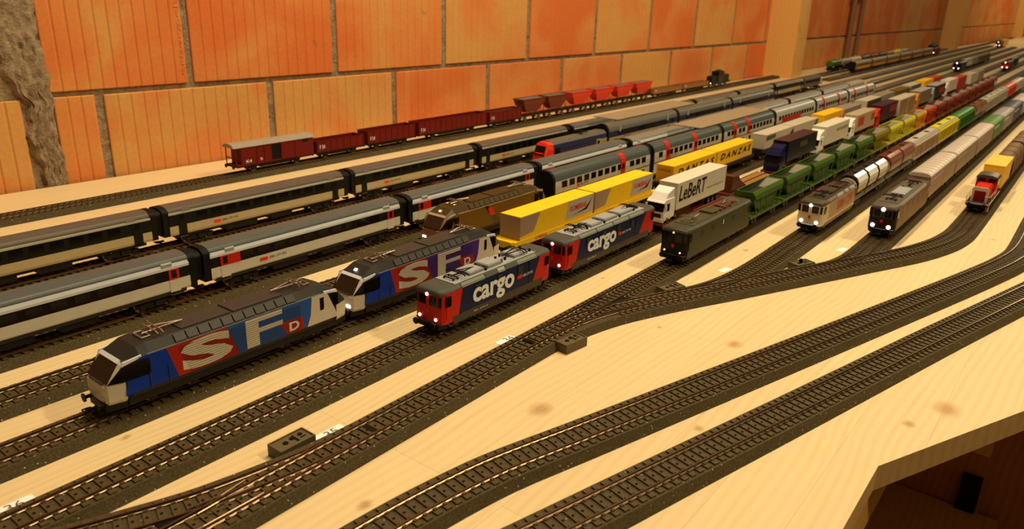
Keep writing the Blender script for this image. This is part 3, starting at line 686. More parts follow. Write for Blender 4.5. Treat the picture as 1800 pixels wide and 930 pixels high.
loco_box('foremost red and navy cargo locomotive with four axles and lit lamps', 6, 447, dict(group='red and navy cargo locomotives', cab=cargored, body=navy, roof=roofg, skirt=skirt_g, sk=14.6, cut=30, deck=lgrey, box_m=lgrey, pan_m=black,
    panels=[('cab_panel', cargored, [(0.1+6, 14.6), (22, 14.6), (27, 38.4), (6, 38.4)]), ('blue_panel', navy, [(22, 14.6), (36, 14.6), (36, 38.4), (27, 38.4)]), ('cab_panel', cargored, [(158, 14.6), (133, 14.6), (144, 38.4), (158, 38.4)]), ('blue_panel', navy, [(133, 14.6), (126, 14.6), (126, 38.4), (144, 38.4)])],
    ports=[(48, 27, 36, 3.6), (80, 27, 36, 3.4), (112, 27, 36, 3.6)], port_m=col('louvre_paint', 70, 62, 44),
    edges=[(27, 58, olivegl), (60, 76, roofg), (78, 88, lgrey), (90, 106, roofg), (108, 138, olivegl)],
    boxes=[(46, 66, 3.2), (72, 92, 3.4), (112, 134, 3.2)], insulators=[(69, -5), (69, 5), (95, -6), (98, 4), (103, -4), (107, 6), (68, -9), (140, -6), (140, 6), (92, 7)],
    pans=[(27, 1), (137, -1)],
    text=[('cargo', white, 41, 102, 13.0, 33.0, 0.03, 0), ('SBB CFF FFS', white, 116, 132, 24.0, 26.6, 0, 0), ('421 373-2', white, 42, 62, 10.6, 12.0, 0, 0)], marks=[(redlogo, 107, 115, 23.6, 26.8)]), L=164)
loco_box('second red and navy cargo locomotive with six axles and long roof boxes', 6, 637, dict(group='red and navy cargo locomotives', cab=cargored, body=navy, roof=roofg, skirt=skirt_g, sk=14.0, cut=30, deck=lgrey, box_m=lgrey, pan_m=black,
    panels=[('cab_panel', cargored, [(6, 14.6), (21, 14.6), (27, 38.4), (6, 38.4)]), ('blue_panel', navy, [(21, 14.6), (36, 14.6), (36, 38.4), (27, 38.4)]), ('cab_panel', cargored, [(193, 14.6), (160, 14.6), (174, 38.4), (193, 38.4)]), ('blue_panel', navy, [(160, 14.6), (150, 14.6), (150, 38.4), (174, 38.4)])],
    ports=[(45, 27, 36, 3.6), (78, 27, 36, 3.4), (110, 27, 36, 3.8), (142, 27, 36, 3.6)], port_m=col('louvre_paint', 70, 62, 44),
    edges=[(28, 60, olivegl), (63, 96, olivegl), (99, 132, olivegl), (135, 168, olivegl)],
    boxes=[(62, 84, 3.0), (90, 118, 3.6), (124, 154, 3.6)], insulators=[(58, -4), (58, 6), (87, -10), (87, 0), (121, -10), (121, 4), (157, -8), (50, 6), (54, -8)],
    pans=[(30, 1), (170, -1)],
    text=[('cargo', white, 43, 104, 13.5, 32.5, 0.035, 0), ('SBB CFF FFS', white, 117, 138, 24.0, 26.6, 0, 0), ('620 088-5', white, 44, 62, 10.6, 12.0, 0, 0)], marks=[(redlogo, 109, 116, 23.6, 26.8)]), L=199, axles=(2, 2, 2))
dgreen = col('dark_green_paint', 76, 68, 24); dgreen2 = col('black_green_paint', 40, 38, 18); redline = col('red_roof_line', 190, 50, 30)
loco_box('dark green locomotive with red roof lines ahead of the green hopper wagons', 7, 764, dict(cab=dgreen2, body=dgreen, roof=col('green_roof_paint', 86, 76, 44), skirt=col('green_skirt', 88, 80, 44), sk=16, cut=9, deck=col('green_deck', 92, 80, 46), box_m=col('green_deck', 92, 80, 46), pan_m=brass, frame=dgreen2,
    panels=[('green_side', dgreen, [(7, 9.6), (184, 9.6), (184, 38.4), (7, 38.4)])], ports=[(40, 27, 34, 3.5), (70, 27, 34, 3.5), (100, 27, 34, 3.5), (130, 27, 34, 3.5)], port_m=col('green_glass', 50, 46, 20), boxes=[(82, 112, 2.2), (120, 140, 2.0)],
    insulators=[(84+i*7, (-9 if i % 2 else 6)) for i in range(9)]+[(116, -8), (118, 0), (145, 2), (150, -5)], ins_m=col('red_insulator', 165, 60, 36), busbar=redline, bars=[(70, 160, 11), (96, 140, 3), (110, 150, -6)], pans=[(28, 1), (163, -1)],
    lamp=lit_red, lr=1.0, marks=[(white, 98, 100, 28, 34)]), L=191, axles=(3, 3))
tee = col('tee_cream_paint', 226, 190, 120); teer = col('tee_red_text', 200, 100, 60)
loco_box('cream locomotive with red lettering and lit lamps beside the green hoppers', 8, 1000, dict(cab=tee, body=tee, roof=col('brown_grey_roof', 92, 72, 44), skirt=col('tan_skirt', 150, 118, 66), sk=12, cut=28, deck=col('brown_deck', 84, 66, 40), box_m=col('brown_deck', 84, 66, 40), frame=white, apron=black, rail=white,
    edges=[(60, 84, lgrey), (96, 110, lgrey), (120, 140, lgrey)], boxes=[(60, 90, 2.4), (100, 130, 2.4)], insulators=[(56, -6), (94, 4), (98, -6), (134, 3)], ins_m=col('red_insulator', 165, 60, 36), busbar=redline, bars=[(30, 80, 10), (92, 104, -2)], pans=[(28, 1), (134, -1)],
    panels=[('tan_side', col('tan_side_paint', 205, 150, 84), [(26, 15), (150, 15), (150, 38.3), (26, 38.3)])], text=[('SBB CFF', teer, 62, 136, 20, 33, 0.02, 0)], lr=1.9), L=156)
brl = col('brown_loco_paint', 150, 100, 46); brk = col('black_brown_front', 60, 40, 22)
loco_box('brown six-axle locomotive with black front and bright lamps', 9, 1046, dict(cab=brk, body=brl, roof=col('grey_brown_roof', 110, 90, 60), skirt=col('brown_skirt', 120, 82, 38), sk=13, cut=14, deck=col('grey_brown_deck', 116, 94, 62), box_m=lgrey, frame=col('grey_frame', 130, 110, 80), apron=black,
    panels=[('brown_side', brl, [(10, 11), (198, 11), (198, 38.3), (10, 38.3)])], ports=[(44, 26, 36, 2.2), (76, 26, 36, 2.2), (108, 26, 36, 2.2), (140, 26, 36, 2.2)], port_m=lgrey, boxes=[(70, 120, 2.6)], insulators=[(66, -5), (66, 5), (126, -5), (126, 5), (140, 0)], pans=[(32, 1), (172, -1)], lr=2.5), L=204, axles=(3, 3))

# ---------------------------------------------------------------- single-deck coaches
def coach(label, k, x, sc, L=263, end_style=None):
    t = put('passenger_coach', label, 'coach', k, x, sc['group'])
    W = 15.0
    e = 5.5
    part(t, 'lower_panel', sc['low'], ('px', sym([(W-1.2, 12.8), (W, 15.4), (W, sc['zb'])]), e, L-e))
    part(t, 'window_band', sc['band'], ('px', sym([(W-0.15, sc['zb']), (W-0.15, sc['zt'])]), e, L-e))
    part(t, 'upper_stripe', sc['stripe'], ('px', sym([(W, sc['zt']), (W, sc['zt']+2.2), (W-0.9, sc['zr'])]), e, L-e))
    part(t, 'roof', sc['roof'], ('px', sym(roofprof(W-0.9, sc['zr'], 46.2-sc['zr'], 8)), e, L-e), smooth=50)
    part(t, 'roof_rib', sc['roof'], *[('t', [(e+6, s*yy, zz), (L-e-6, s*yy, zz)], 0.45, 6) for s in (-1, 1) for yy, zz in ((9.8, 44.3), (6.4, 45.4))])
    part(t, 'underframe', dark, ('b', 12, L-12, -12.5, 12.5, 9.5, 13.2), ('b', 76, 120, -13, 13, 4.6, 9.6), ('b', 140, 172, -13, 13, 5.2, 9.6))
    if sc.get('skirt'): part(t, 'side_sill', sc['skirt'], ('b', 10, L-10, -14.4, 14.4, 10.6, 14.2))
    # rubber gangways closing on the next coach
    gp = sym([(W-0.6, 13)]+roofprof(W-0.4, 39.6, 6.4, 7))
    part(t, 'gangway', rubber, ('px', gp, -1.5, e+0.5)); part(t, 'gangway', rubber, ('px', gp, L-e-0.5, L+1.5))
    part(t, 'bellows', rubber, ('px', sym([(W-4, 16)]+roofprof(W-2.2, 38.5, 5.6, 7)), L+1.5, L+8.6))
    n = 10
    for i in range(n):
        cx = 46+i*(L-92)/(n-1)
        pane(t, sc['glass'], [(cx-6.6, sc['zb']+1.2), (cx+6.6, sc['zb']+1.2), (cx+6.6, sc['zt']-1.0), (cx-6.6, sc['zt']-1.0)], W-0.1, 0.22)
    for (xd, sg) in ((21, 1), (L-21, -1)):
        d = part(t, 'door', sc['door_low'], ('b', xd-5, xd+5, -W-0.3, -W+0.2, 13.2, sc['zb']), ('b', xd-5, xd+5, W-0.2, W+0.3, 13.2, sc['zb']))
        part(d, 'upper_door', sc['door_up'], ('b', xd-5, xd+5, -W-0.3, -W+0.2, sc['zb'], sc['zt']), ('b', xd-5, xd+5, W-0.2, W+0.3, sc['zb'], sc['zt']))
        part(d, 'door_window', glass, ('b', xd-2.4, xd+2.4, -W-0.55, -W-0.2, sc['zb']+2, sc['zt']-1.2))
        if sc.get('endpanel'):
            part(t, 'red_panel', sc['endpanel'], ('b', min(xd+sg*5.2, xd+sg*17), max(xd+sg*5.2, xd+sg*17), -W-0.2, -W+0.2, sc['zb'], sc['zt'])) if (sg == 1 or sc.get('both')) else None
        part(t, 'step', wheelm, ('b', xd-5, xd+5, -W-0.6, -W+1.5, 10.2, 11.0))
        part(t, 'roof_hatch', sc['hatch'], ('px', [(-14.9, sc['zt']+1.4), (-14.9, sc['zr']+0.4), (-12.4, 43.2), (-12.0, 42.6), (-14.2, sc['zr']), (-14.2, sc['zt']+1.4)], xd+sg*6-5, xd+sg*6+5))
    part(t, 'logo', redlogo, ('b', 60, 69, -W-0.25, -W+0.1, sc['zb']-6.4, sc['zb']-3.0))
    text(t, 'SBB CFF FFS', black, 71, 92, sc['zb']-6.0, sc['zb']-3.4, -W-0.12)
    bogie(t, 40, 27, 13, 5.0, 8.6); bogie(t, L-40, 27, 13, 5.0, 8.6)
    coupler(t, 4, 5.4)
    return t
ew_grp = 'black and white coaches'; gr_grp = 'dark green and cream coaches'
sc3 = dict(group=ew_grp, low=col('coach_white_paint', 214, 192, 140), band=col('black_band_paint', 30, 20, 8, 0.5, spec=0.15), stripe=col('coach_stripe_white', 218, 204, 164, 0.3), roof=col('coach_grey_roof', 108, 100, 76, 0.33), zb=25.0, zt=35.2, zr=40.6, glass=mat('coach_window_glass', (34, 22, 12), 0.14, spec=0.22), door_low=col('coach_white_paint', 214, 192, 140), door_up=red, hatch=lgrey, endpanel=red, skirt=charcoal)
sc2 = dict(group=gr_grp, low=col('coach_cream_paint', 190, 160, 96), band=col('coach_dark_green', 22, 22, 8, 0.5, spec=0.15), stripe=col('coach_pale_line', 190, 172, 120, 0.35), roof=col('coach_brown_roof', 116, 92, 62, 0.36), zb=24.0, zt=37.2, zr=39.6, glass=mat('green_coach_glass', (20, 16, 8), 0.14, spec=0.22), door_low=col('coach_dark_green', 22, 22, 8, 0.5, spec=0.15), door_up=col('coach_dark_green', 22, 22, 8, 0.5, spec=0.15), hatch=col('coach_brown_roof', 116, 92, 62, 0.36))
for i, (x0, lab) in enumerate(((94, 'black and white coach cut by the left picture edge, nearest of its train'), (368, 'second black and white coach, above the foremost striped locomotive'), (642, 'third black and white coach, behind the gold locomotive'), (915, 'fourth black and white coach, beside the black-ended double-decker'))):
    coach(lab, 3, x0, sc3)
for i, (x0, lab) in enumerate(((140, 'dark green and cream coach cut by the left picture edge'), (413, 'second dark green and cream coach, below the brown van'), (686, 'third dark green and cream coach from the left'), (960, 'fourth dark green and cream coach, behind the red train front'))):
    coach(lab, 2, x0, sc2)
# further coaches in other liveries
sc2b = dict(sc2, band=col('coach_red_band', 150, 52, 28), low=col('coach_grey_low', 150, 124, 84), door_low=red, door_up=red, group='grey coaches with a red band')
for x0, lab in ((1236, 'fifth coach of the green train, under the rear canopy'),): coach(lab, 2, x0, dict(sc2, roof=grey_roof))
for x0, lab in ((1512, 'grey coach with a red band behind the blue double-deckers, nearer one'), (1786, 'grey coach with a red band behind the blue double-deckers, farther one')): coach(lab, 2, x0, sc2b)
coach('dark grey coach ahead of the driving trailer at the end of the green train', 2, 2060, dict(sc2, group='coaches at the far end of the green train'))
coach('last dark green coach next to the white slanted cab', 2, 2334, dict(sc2, group='coaches at the far end of the green train'))
sc3b = dict(sc3, group='pale coaches on the far part of the black and white train', roof=col('pale_roof', 150, 128, 92))
for x0, lab in ((1189, 'pale coach below the front platform canopy, nearer one'), (1463, 'pale coach below the front platform canopy, farther one'), (1737, 'pale grey coach just past the front canopy'), (2011, 'pale grey coach before the last one of the white train'), (2285, 'last pale coach next to the white cab end of the white train')): coach(lab, 3, x0, sc3b)
def cab_end(label, k, x, c, L=200):
    t = put('driving_trailer', label, 'coach', k, x)
    prof = [(14, 12.8), (15, 15.4), (15, 38), (12, 43.5), (6, 45.6)]
    part(t, 'body', c, ('l', [ring(0, prof), ring(L-34, prof), ring(L-14, [(14, 12.8), (14.6, 15), (14, 30), (11, 36), (6, 37.5)]), ring(L, [(11, 12.8), (12, 15), (11, 21), (9, 23), (6, 24)])]))
    side(t, 'window_band', black, [(8, 26), (L-44, 26), (L-40, 35), (8, 35)], 15)
    part(t, 'front_stripe', white, ('l', [[(L-35, -15.3, 14), (L-30, -15.3, 14), (L-18, -15.3, 38), (L-23, -15.3, 38)], [(L-35, 15.3, 14), (L-30, 15.3, 14), (L-18, 15.3, 38), (L-23, 15.3, 38)]]))
    bogie(t, 40, 27, 13, 5, 8.6); bogie(t, L-44, 27, 13, 5, 8.6)
cab_end('driving trailer with a slanted white stripe at the far end of the green train', 2, 2606, col('trailer_brown', 120, 96, 60))
cab_end('pale driving trailer at the far end of the white train', 3, 2558, col('trailer_pale', 190, 160, 112))

# ---------------------------------------------------------------- double-deck coaches
def dosto(label, k, x, sc, L=278):
    t = put('double_deck_coach', label, 'coach', k, x, sc['group'])
    W = 15.4
    part(t, 'lower_panel', sc['low'], ('px', sym([(W-1, 6), (W, 8), (W, sc.get('zm', 24.5))]), 4, L-4))
    part(t, 'middle_line', sc['line'], ('px', sym([(W+0.12, sc.get('zm', 24.5)), (W+0.12, sc.get('zm', 24.5)+1.5)]), 4, L-4))
    part(t, 'upper_panel', sc['up'], ('px', sym([(W, sc.get('zm', 24.5)+1.5), (W, 36), (W-0.8, 42.5)]), 4, L-4))
    part(t, 'roof', sc['roof'], ('px', sym([(W-0.8, 42.5), (W-2.2, 48), (W-5, 52.5), (W-9, 55), (3, 56)]), 4, L-4), smooth=30)
    gp = sym([(W-0.2, 6), (W+0.2, 30), (W-0.5, 43), (W-1.8, 48.6), (W-4.7, 53.2), (W-8.8, 55.7), (3, 56.7)])
    part(t, 'gangway', rubber, ('px', gp, -0.8, 4.2)); part(t, 'gangway', rubber, ('px', gp, L-4.2, L+0.8))
    n = sc.get('n', 13)
    for i in range(n):
        cx = 26+i*(L-52)/(n-1)
        if any(abs(cx-d) < 10 for d in sc['doors']): continue
        pane(t, glass, [(cx-6.4, 32.4), (cx+6.4, 32.4), (cx+6.4, 41.4), (cx-6.4, 41.4)], W-0.35, 0.6)
        if sc.get('lowwin', True): pane(t, glass, [(cx-5, 13.6), (cx+5, 13.6), (cx+5, 20.8), (cx-5, 20.8)], W-0.1, 0.4)
    for d in sc['doors']:
        if not sc.get('arc', True):
            dd = part(t, 'door', sc['door'], ('b', d-8, d+8, -W-0.35, -W+0.3, 8, 30)); part(dd, 'door_window', glass, ('b', d-6, d-1, -W-0.6, -W-0.3, 19, 28)); part(dd, 'door_window', glass, ('b', d+1, d+6, -W-0.6, -W-0.3, 19, 28)); continue
        dd = part(t, 'door', sc['door'], ('b', d-7, d+7, -W-0.35, -W+0.3, 26.5, 42.6), ('px', [(-W-0.3, 42.4), (-W+0.6, 42.4), (-W+2.4, 48), (-W+5.2, 52.4), (-W+9, 55), (-W+9, 55.6), (-W+4.6, 52.9), (-W+1.6, 48.2)], d-7, d+7))
        part(dd, 'door_window', glass, ('b', d-3, d+3, -W-0.6, -W-0.3, 32.5, 41))
    for (m, a, b_, z0, z1) in sc.get('marks', ()): side(t, 'marking', m, [(a, z0), (b_, z0), (b_, z1), (a, z1)], W, 0.3, both=False)
    part(t, 'logo', redlogo, ('b', 58, 65, -W-0.3, -W+0.1, 27.6, 31)); text(t, 'SBB CFF FFS', black, 67, 88, 28, 30.6, -W-0.15)
    bogie(t, 34, 27, 13, 5, 8.0); bogie(t, L-34, 27, 13, 5, 8.0)
    return t
dk = dict(n=13, group='white double-deck coaches', low=col('dosto_white', 200, 178, 128), line=charcoal, up=col('dosto_white', 200, 178, 128), roof=col('dosto_slate_roof', 92, 92, 70, 0.36), doors=[187, 255], door=red)
dk1 = dict(dk, doors=[187])
dosto('white double-deck coach with a black end wall behind the gold locomotive', 4, 839, dk1)
for i, (x0, dd, lab) in enumerate(((1124, [52, 160], 'second white double-deck coach, above the nearer yellow trailer'), (1406, [58, 128], 'third white double-deck coach, beside the front canopy'), (1690, [], 'white double-deck coach with a large red patch'), (1974, [60, 190], 'fifth white double-deck coach, above the yellow box'), (2258, [60, 190], 'last white double-deck coach of the row'))):
    q = dosto(lab, 4, x0, dict(dk, doors=dd, marks=[(red, 40, 168, 26.5, 36)] if not dd else (), roof=dk['roof'] if i < 2 else col('dosto_pale_roof', 176, 160, 122, 0.3)))
sb = dict(group='blue and white suburban double-deck coaches', low=col('sbahn_white', 176, 152, 96), line=col('sbahn_white', 176, 152, 96), up=col('sbahn_navy', 54, 52, 66), roof=col('sbahn_roof', 118, 102, 70, 0.36), doors=[30, 246], door=col('sbahn_yellow', 190, 160, 40), n=16, lowwin=False, arc=False, zm=30)
for x0, lab in ((1238, 'blue and white suburban double-decker next to the red-fronted locomotive'), (1531, 'second blue and white suburban double-decker'), (1824, 'third blue and white suburban double-decker, past the rear canopy')):
    dosto(lab, 'S', x0, dict(sb, marks=[(lgrey, 40, 47, 40, 50), (lgrey, 236, 243, 40, 50)]), L=290)
def red_front():
    t = put('suburban_locomotive', 'suburban locomotive with a bright red front and navy sides', 'locomotive', 'S', 1040)
    L = 194; nv = col('sbahn_navy', 54, 52, 66); rd = col('front_red', 232, 52, 22)
    full = [(13.6, 8), (14.8, 11), (15, 34), (13.4, 42), (9, 46.5)]
    part(t, 'front', rd, ('l', [ring(0, [(12.4, 7), (13.2, 10), (12.8, 22), (11, 28), (7, 29)]), ring(9, [(13.6, 7), (14.6, 10), (14.4, 36), (11.6, 44), (7, 46.6)]), ring(22, [(y*1.01, z) for y, z in full[:1]]+full[1:])]))
    part(t, 'body', nv, ('l', [ring(22, full), ring(L, full)]))
    part(t, 'roof', col('sbahn_roof', 118, 102, 70, 0.36), ('px', sym([(13.5, 42), (9, 46.8), (4, 47.4)]), 22, L))
    quad_plate(t, 'windscreen', glass, [(0.2, -10.6, 25.5), (0.2, 10.6, 25.5), (5.8, 9.6, 41), (5.8, -9.6, 41)], (-1.1, 0, 0.4))
    side(t, 'grey_panel', col('sbahn_louvre', 84, 76, 62), [(44, 12), (150, 12), (150, 30), (44, 30)], 15, 0.3)
    part(t, 'louvre', nv, *[('b', 44, 150, -15.6, -15.2, 13+i*2.2, 13.8+i*2.2) for i in range(8)])
    side(t, 'side_window', glass, [(26, 24), (40, 24), (40, 36), (26, 36)], 14.8, 0.4)
    side(t, 'cream_panel', col('sbahn_white', 176, 152, 96), [(160, 10), (L, 10), (L, 34), (160, 34)], 15, 0.3)
    side(t, 'yellow_door', col('sbahn_yellow', 190, 160, 40), [(158, 10), (172, 10), (172, 35), (158, 35)], 15, 0.5)
    side(t, 'door_window', glass, [(161, 22), (169, 22), (169, 32), (161, 32)], 15.4, 0.4)
    pantograph(t, 118, 47.2, 1, dark)
    headlights(t, -0.1, [(-9, 14), (9, 14)], lit, 1.3)
    bogie(t, 40, 27, 13.2, 5.4, 8.4); bogie(t, L-40, 27, 13.2, 5.4, 8.4)
red_front()

# platform canopies between the tracks
def canopy(label, x0, x1, y0, y1, z):
    t = thing('platform_canopy', label, 'canopy', ((x0+x1)/2, (y0+y1)/2, 0), 0, 'flat platform canopies between trains')
    h = (x1-x0)/2; wd = (y1-y0)/2
    part(t, 'roof', col('canopy_beige', 172, 138, 88, 0.5), ('l', [[(-h, wd, z), (-h+3, -wd, z-0.5), (h+3, -wd, z-0.5), (h, wd, z)], [(-h, wd, z+1.6), (-h+3, -wd, z+1.1), (h+3, -wd, z+1.1), (h, wd, z+1.6)]]))
    part(t, 'platform', charcoal, ('b', -h, h, -8, 8, 0.1, 13))
    for i in range(4): part(t, 'column', dark, ('c', (-h+40+i*(2*h-80)/3, 0, 13), (-h+40+i*(2*h-80)/3, 0, z-0.2), 1.6, 8))
canopy('rear flat beige canopy above the green and blue trains', 1292, 1636, 741, 794, 68)
canopy('front flat beige canopy above the pale coaches', 1326, 1672, 584, 640, 68)

# ---------------------------------------------------------------- freight wagons
def chassis(t, L, m=None, z0=9.5, z1=13, two=True, w=13, detail=True):
    part(t, 'chassis', m or dark, ('b', 2, L-2, -w, w, z0, z1), ('b', L*0.3, L*0.7, -w+2, w-2, 5.5, z0))
    if two:
        for cx in (L*0.22, L*0.78):
            part(t, 'axle_guard', dark, ('py', [(cx-6, 10), (cx-3, 3), (cx+3, 3), (cx+6, 10)], -12.2, -10.6))
            part(t, 'axle_guard', dark, ('py', [(cx-6, 10), (cx-3, 3), (cx+3, 3), (cx+6, 10)], 10.6, 12.2))
            wheels(t, cx)
    else:
        bogie(t, 22, 21, 12.5, 5, 8.4, detail=False); bogie(t, L-22, 21, 12.5, 5, 8.4, detail=False)
    if detail: buffers(t, 2, 11.5)
# small brown wagons along the wall
def van():
    t = put('covered_van', 'brown covered van with grey roof and open door, first of the wall train', 'wagon', 1, 672)
    L = 150; W = 14
    P = sym([(W, 12), (W, 42), (10, 45.5), (4, 47)])
    part(t, 'body', brownred, ('b', 10, L, -W, W, 12, 41), ('px', sym([(W, 41), (10, 44.5), (4, 46)]), 10, L))
    part(t, 'end_platform', brownred, ('b', 0, 10, -W, W, 12, 14), ('b', 0, 1.2, -W, -W+1.4, 14, 41), ('b', 0, 1.2, W-1.4, W, 14, 41), ('b', 0, 1, -W, W, 24, 25.5))
    roofo = [(W+1, 41.2), (W-0.5, 43.8), (10, 46.4), (4, 47.6)]
    part(t, 'roof', col('van_roof_grey', 176, 150, 108), ('px', sym(roofo), -4, L+2), smooth=40)
    part(t, 'door_opening', black, ('b', 66, 84, -W-0.15, -W+0.3, 14.5, 39.5))
    part(t, 'sliding_door', brownred, ('b', 84, 104, -W-1.2, -W-0.2, 14, 40), ('b', 60, 106, -W-1.2, -W-0.2, 39.8, 40.8))
    part(t, 'vent', black, ('b', 128, 140, -W-0.3, -W+0.2, 35.5, 39.5))
    text(t, 'K4', white, 18, 28, 16, 21, -W-0.3); text(t, '5', white, 44, 48, 17, 21, -W-0.3)
    for px_ in (38, 52, 96, 112): part(t, 'plank_rib', col('oxide_dark', 96, 18, 8), ('b', px_-0.6, px_+0.6, -W-0.5, -W, 13, 40))
    chassis(t, L)
van()
def gondola(label, k, x, L, m, h=30, group='open brown wagons along the wall', load=None, W=14, ribs=None):
    t = put('open_wagon', label, 'wagon', k, x, group)
    part(t, 'floor', m, ('b', 3, L-3, -W, W, 12.5, 14))
    part(t, 'side_wall', m, ('b', 3, L-3, -W, -W+1, 14, h)); part(t, 'side_wall', m, ('b', 3, L-3, W-1, W, 14, h))
    part(t, 'end_wall', m, ('b', 3, 4.2, -W+1, W-1, 14, h)); part(t, 'end_wall', m, ('b', L-4.2, L-3, -W+1, W-1, 14, h))
    part(t, 'top_rim', m, ('b', 2.4, L-2.4, -W-0.6, -W+0.8, h, h+1), ('b', 2.4, L-2.4, W-0.8, W+0.6, h, h+1), ('b', 2.4, 4.6, -W, W, h, h+1), ('b', L-4.6, L-2.4, -W, W, h, h+1))
    n = ribs or int(L/16)
    for i in range(n+1): part(t, 'side_rib', m, ('b', 3+i*(L-7.2)/n, 4.2+i*(L-7.2)/n, -W-0.8, -W, 13, h))
    text(t, 'F 54', white, 9, 20, 18, 25, -W-0.9)
    if load: part(t, 'load', load, ('b', 5, L-5, -W+1.2, W-1.2, 14, h-2))
    chassis(t, L)
    return t
gondola('short open brown wagon right behind the van', 1, 826, 112, brownred, 31)
gondola('second open brown wagon behind the van', 1, 942, 128, brownred, 35)
gondola('long open brown wagon below the brick joint', 1, 1075, 214, brownred, 36)
gondola('open brown wagon with a dark load', 1, 1293, 122, brownred, 34, load=charcoal)
def tipper(label, x, m, L=104, h0=32, hopper=True, group='small tipping wagons'):
    t = put('hopper_wagon' if hopper else 'tipping_wagon', label, 'wagon', 1, x, group)
    part(t, 'deck', dark, ('b', 2, L-2, -12, 12, 11, 14))
    c = L/2
    lo, hi = (22, 44) if hopper else (24, 46)
    part(t, 'tub', m, ('l', [[(c-lo, -8, h0-12), (c+lo, -8, h0-12), (c+lo, 8, h0-12), (c-lo, 8, h0-12)], [(c-hi+4, -14, h0+8), (c+hi-4, -14, h0+8), (c+hi-4, 14, h0+8), (c-hi+4, 14, h0+8)], [(c-hi, -15, h0+18), (c+hi, -15, h0+18), (c+hi, 15, h0+18), (c-hi, 15, h0+18)]]))
    part(t, 'rim', m, ('b', c-hi-1, c+hi+1, -15.8, -13.8, h0+17.5, h0+19.5), ('b', c-hi-1, c+hi+1, 13.8, 15.8, h0+17.5, h0+19.5), ('b', c-hi-1, c-hi+1, -14, 14, h0+17.5, h0+19.5), ('b', c+hi-1, c+hi+1, -14, 14, h0+17.5, h0+19.5))
    part(t, 'load', col('grey_gravel', 130, 112, 84, 0.9), ('l', [[(c-hi+2, -13, h0+18), (c+hi-2, -13, h0+18), (c+hi-2, 13, h0+18), (c-hi+2, 13, h0+18)], [(c-hi+16, -5, h0+20.5), (c+hi-16, -5, h0+20.5), (c+hi-16, 5, h0+20.5), (c-hi+16, 5, h0+20.5)]]))
    for xx in (c-hi+6, c+hi-6): part(t, 'support', dark, ('t', [(xx, -11, 13), (xx, -13.6, h0+6)], 0.8), ('t', [(xx, 11, 13), (xx, 13.6, h0+6)], 0.8))
    for cx in (L*0.22, L*0.78): wheels(t, cx)
    return t
darkred = col('dull_red_paint', 130, 48, 24); vred = col('bright_red_tub', 222, 58, 22)
tipper('grey-loaded dull red hopper wagon, nearer of the pair on the wall track', 1413, darkred, 96)
tipper('grey-loaded dull red hopper wagon, farther of the pair on the wall track', 1511, darkred, 96)
for i, lab in enumerate(('first bright red tipping wagon beside the grey-loaded hoppers', 'second bright red tipping wagon on the wall track', 'third bright red tipping wagon on the wall track', 'last bright red tipping wagon, next to the tan flat wagon')):
    tipper(lab, 1612+i*108, vred, 106, 32, False)
tanm = col('tan_load', 170, 108, 50)
for x0, lab in ((2048, 'flat wagon with tan boards, nearer one on the wall track'), (2246, 'flat wagon with tan boards next to the small dark locomotive')):
    gondola(lab, 1, x0, 190, tanm, 24, 'tan flat wagons on the wall track')
def small_loco(label, k, x, m, m2):
    t = put('shunting_locomotive', label, 'locomotive', k, x)
    part(t, 'frame', m, ('b', 0, 150, -14, 14, 10, 16)); part(t, 'hood', m, ('px', sym([(10, 16), (10, 34), (6, 37)]), 6, 52)); part(t, 'hood', m, ('px', sym([(10, 16), (10, 34), (6, 37)]), 92, 146))
    part(t, 'cab', m2, ('b', 52, 92, -14, 14, 16, 46)); part(t, 'cab_roof', dark, ('px', sym([(15.5, 46), (12, 49), (4, 50.5)]), 49, 95))
    part(t, 'window', glass, ('b', 58, 86, -14.4, -14, 32, 43)); part(t, 'window', glass, ('b', 51.5, 52, -11, 11, 34, 43))
    pantograph(t, 60, 50, 1, dark)
    for cx in (26, 75, 124): wheels(t, cx, 6)
    headlights(t, -0.2, [(-9, 14)], lit, 1)
small_loco('small dark green locomotive at the far end of the wall train', 1, 2460, col('loco_black_green', 44, 40, 18), col('loco_dull_green', 70, 66, 26))

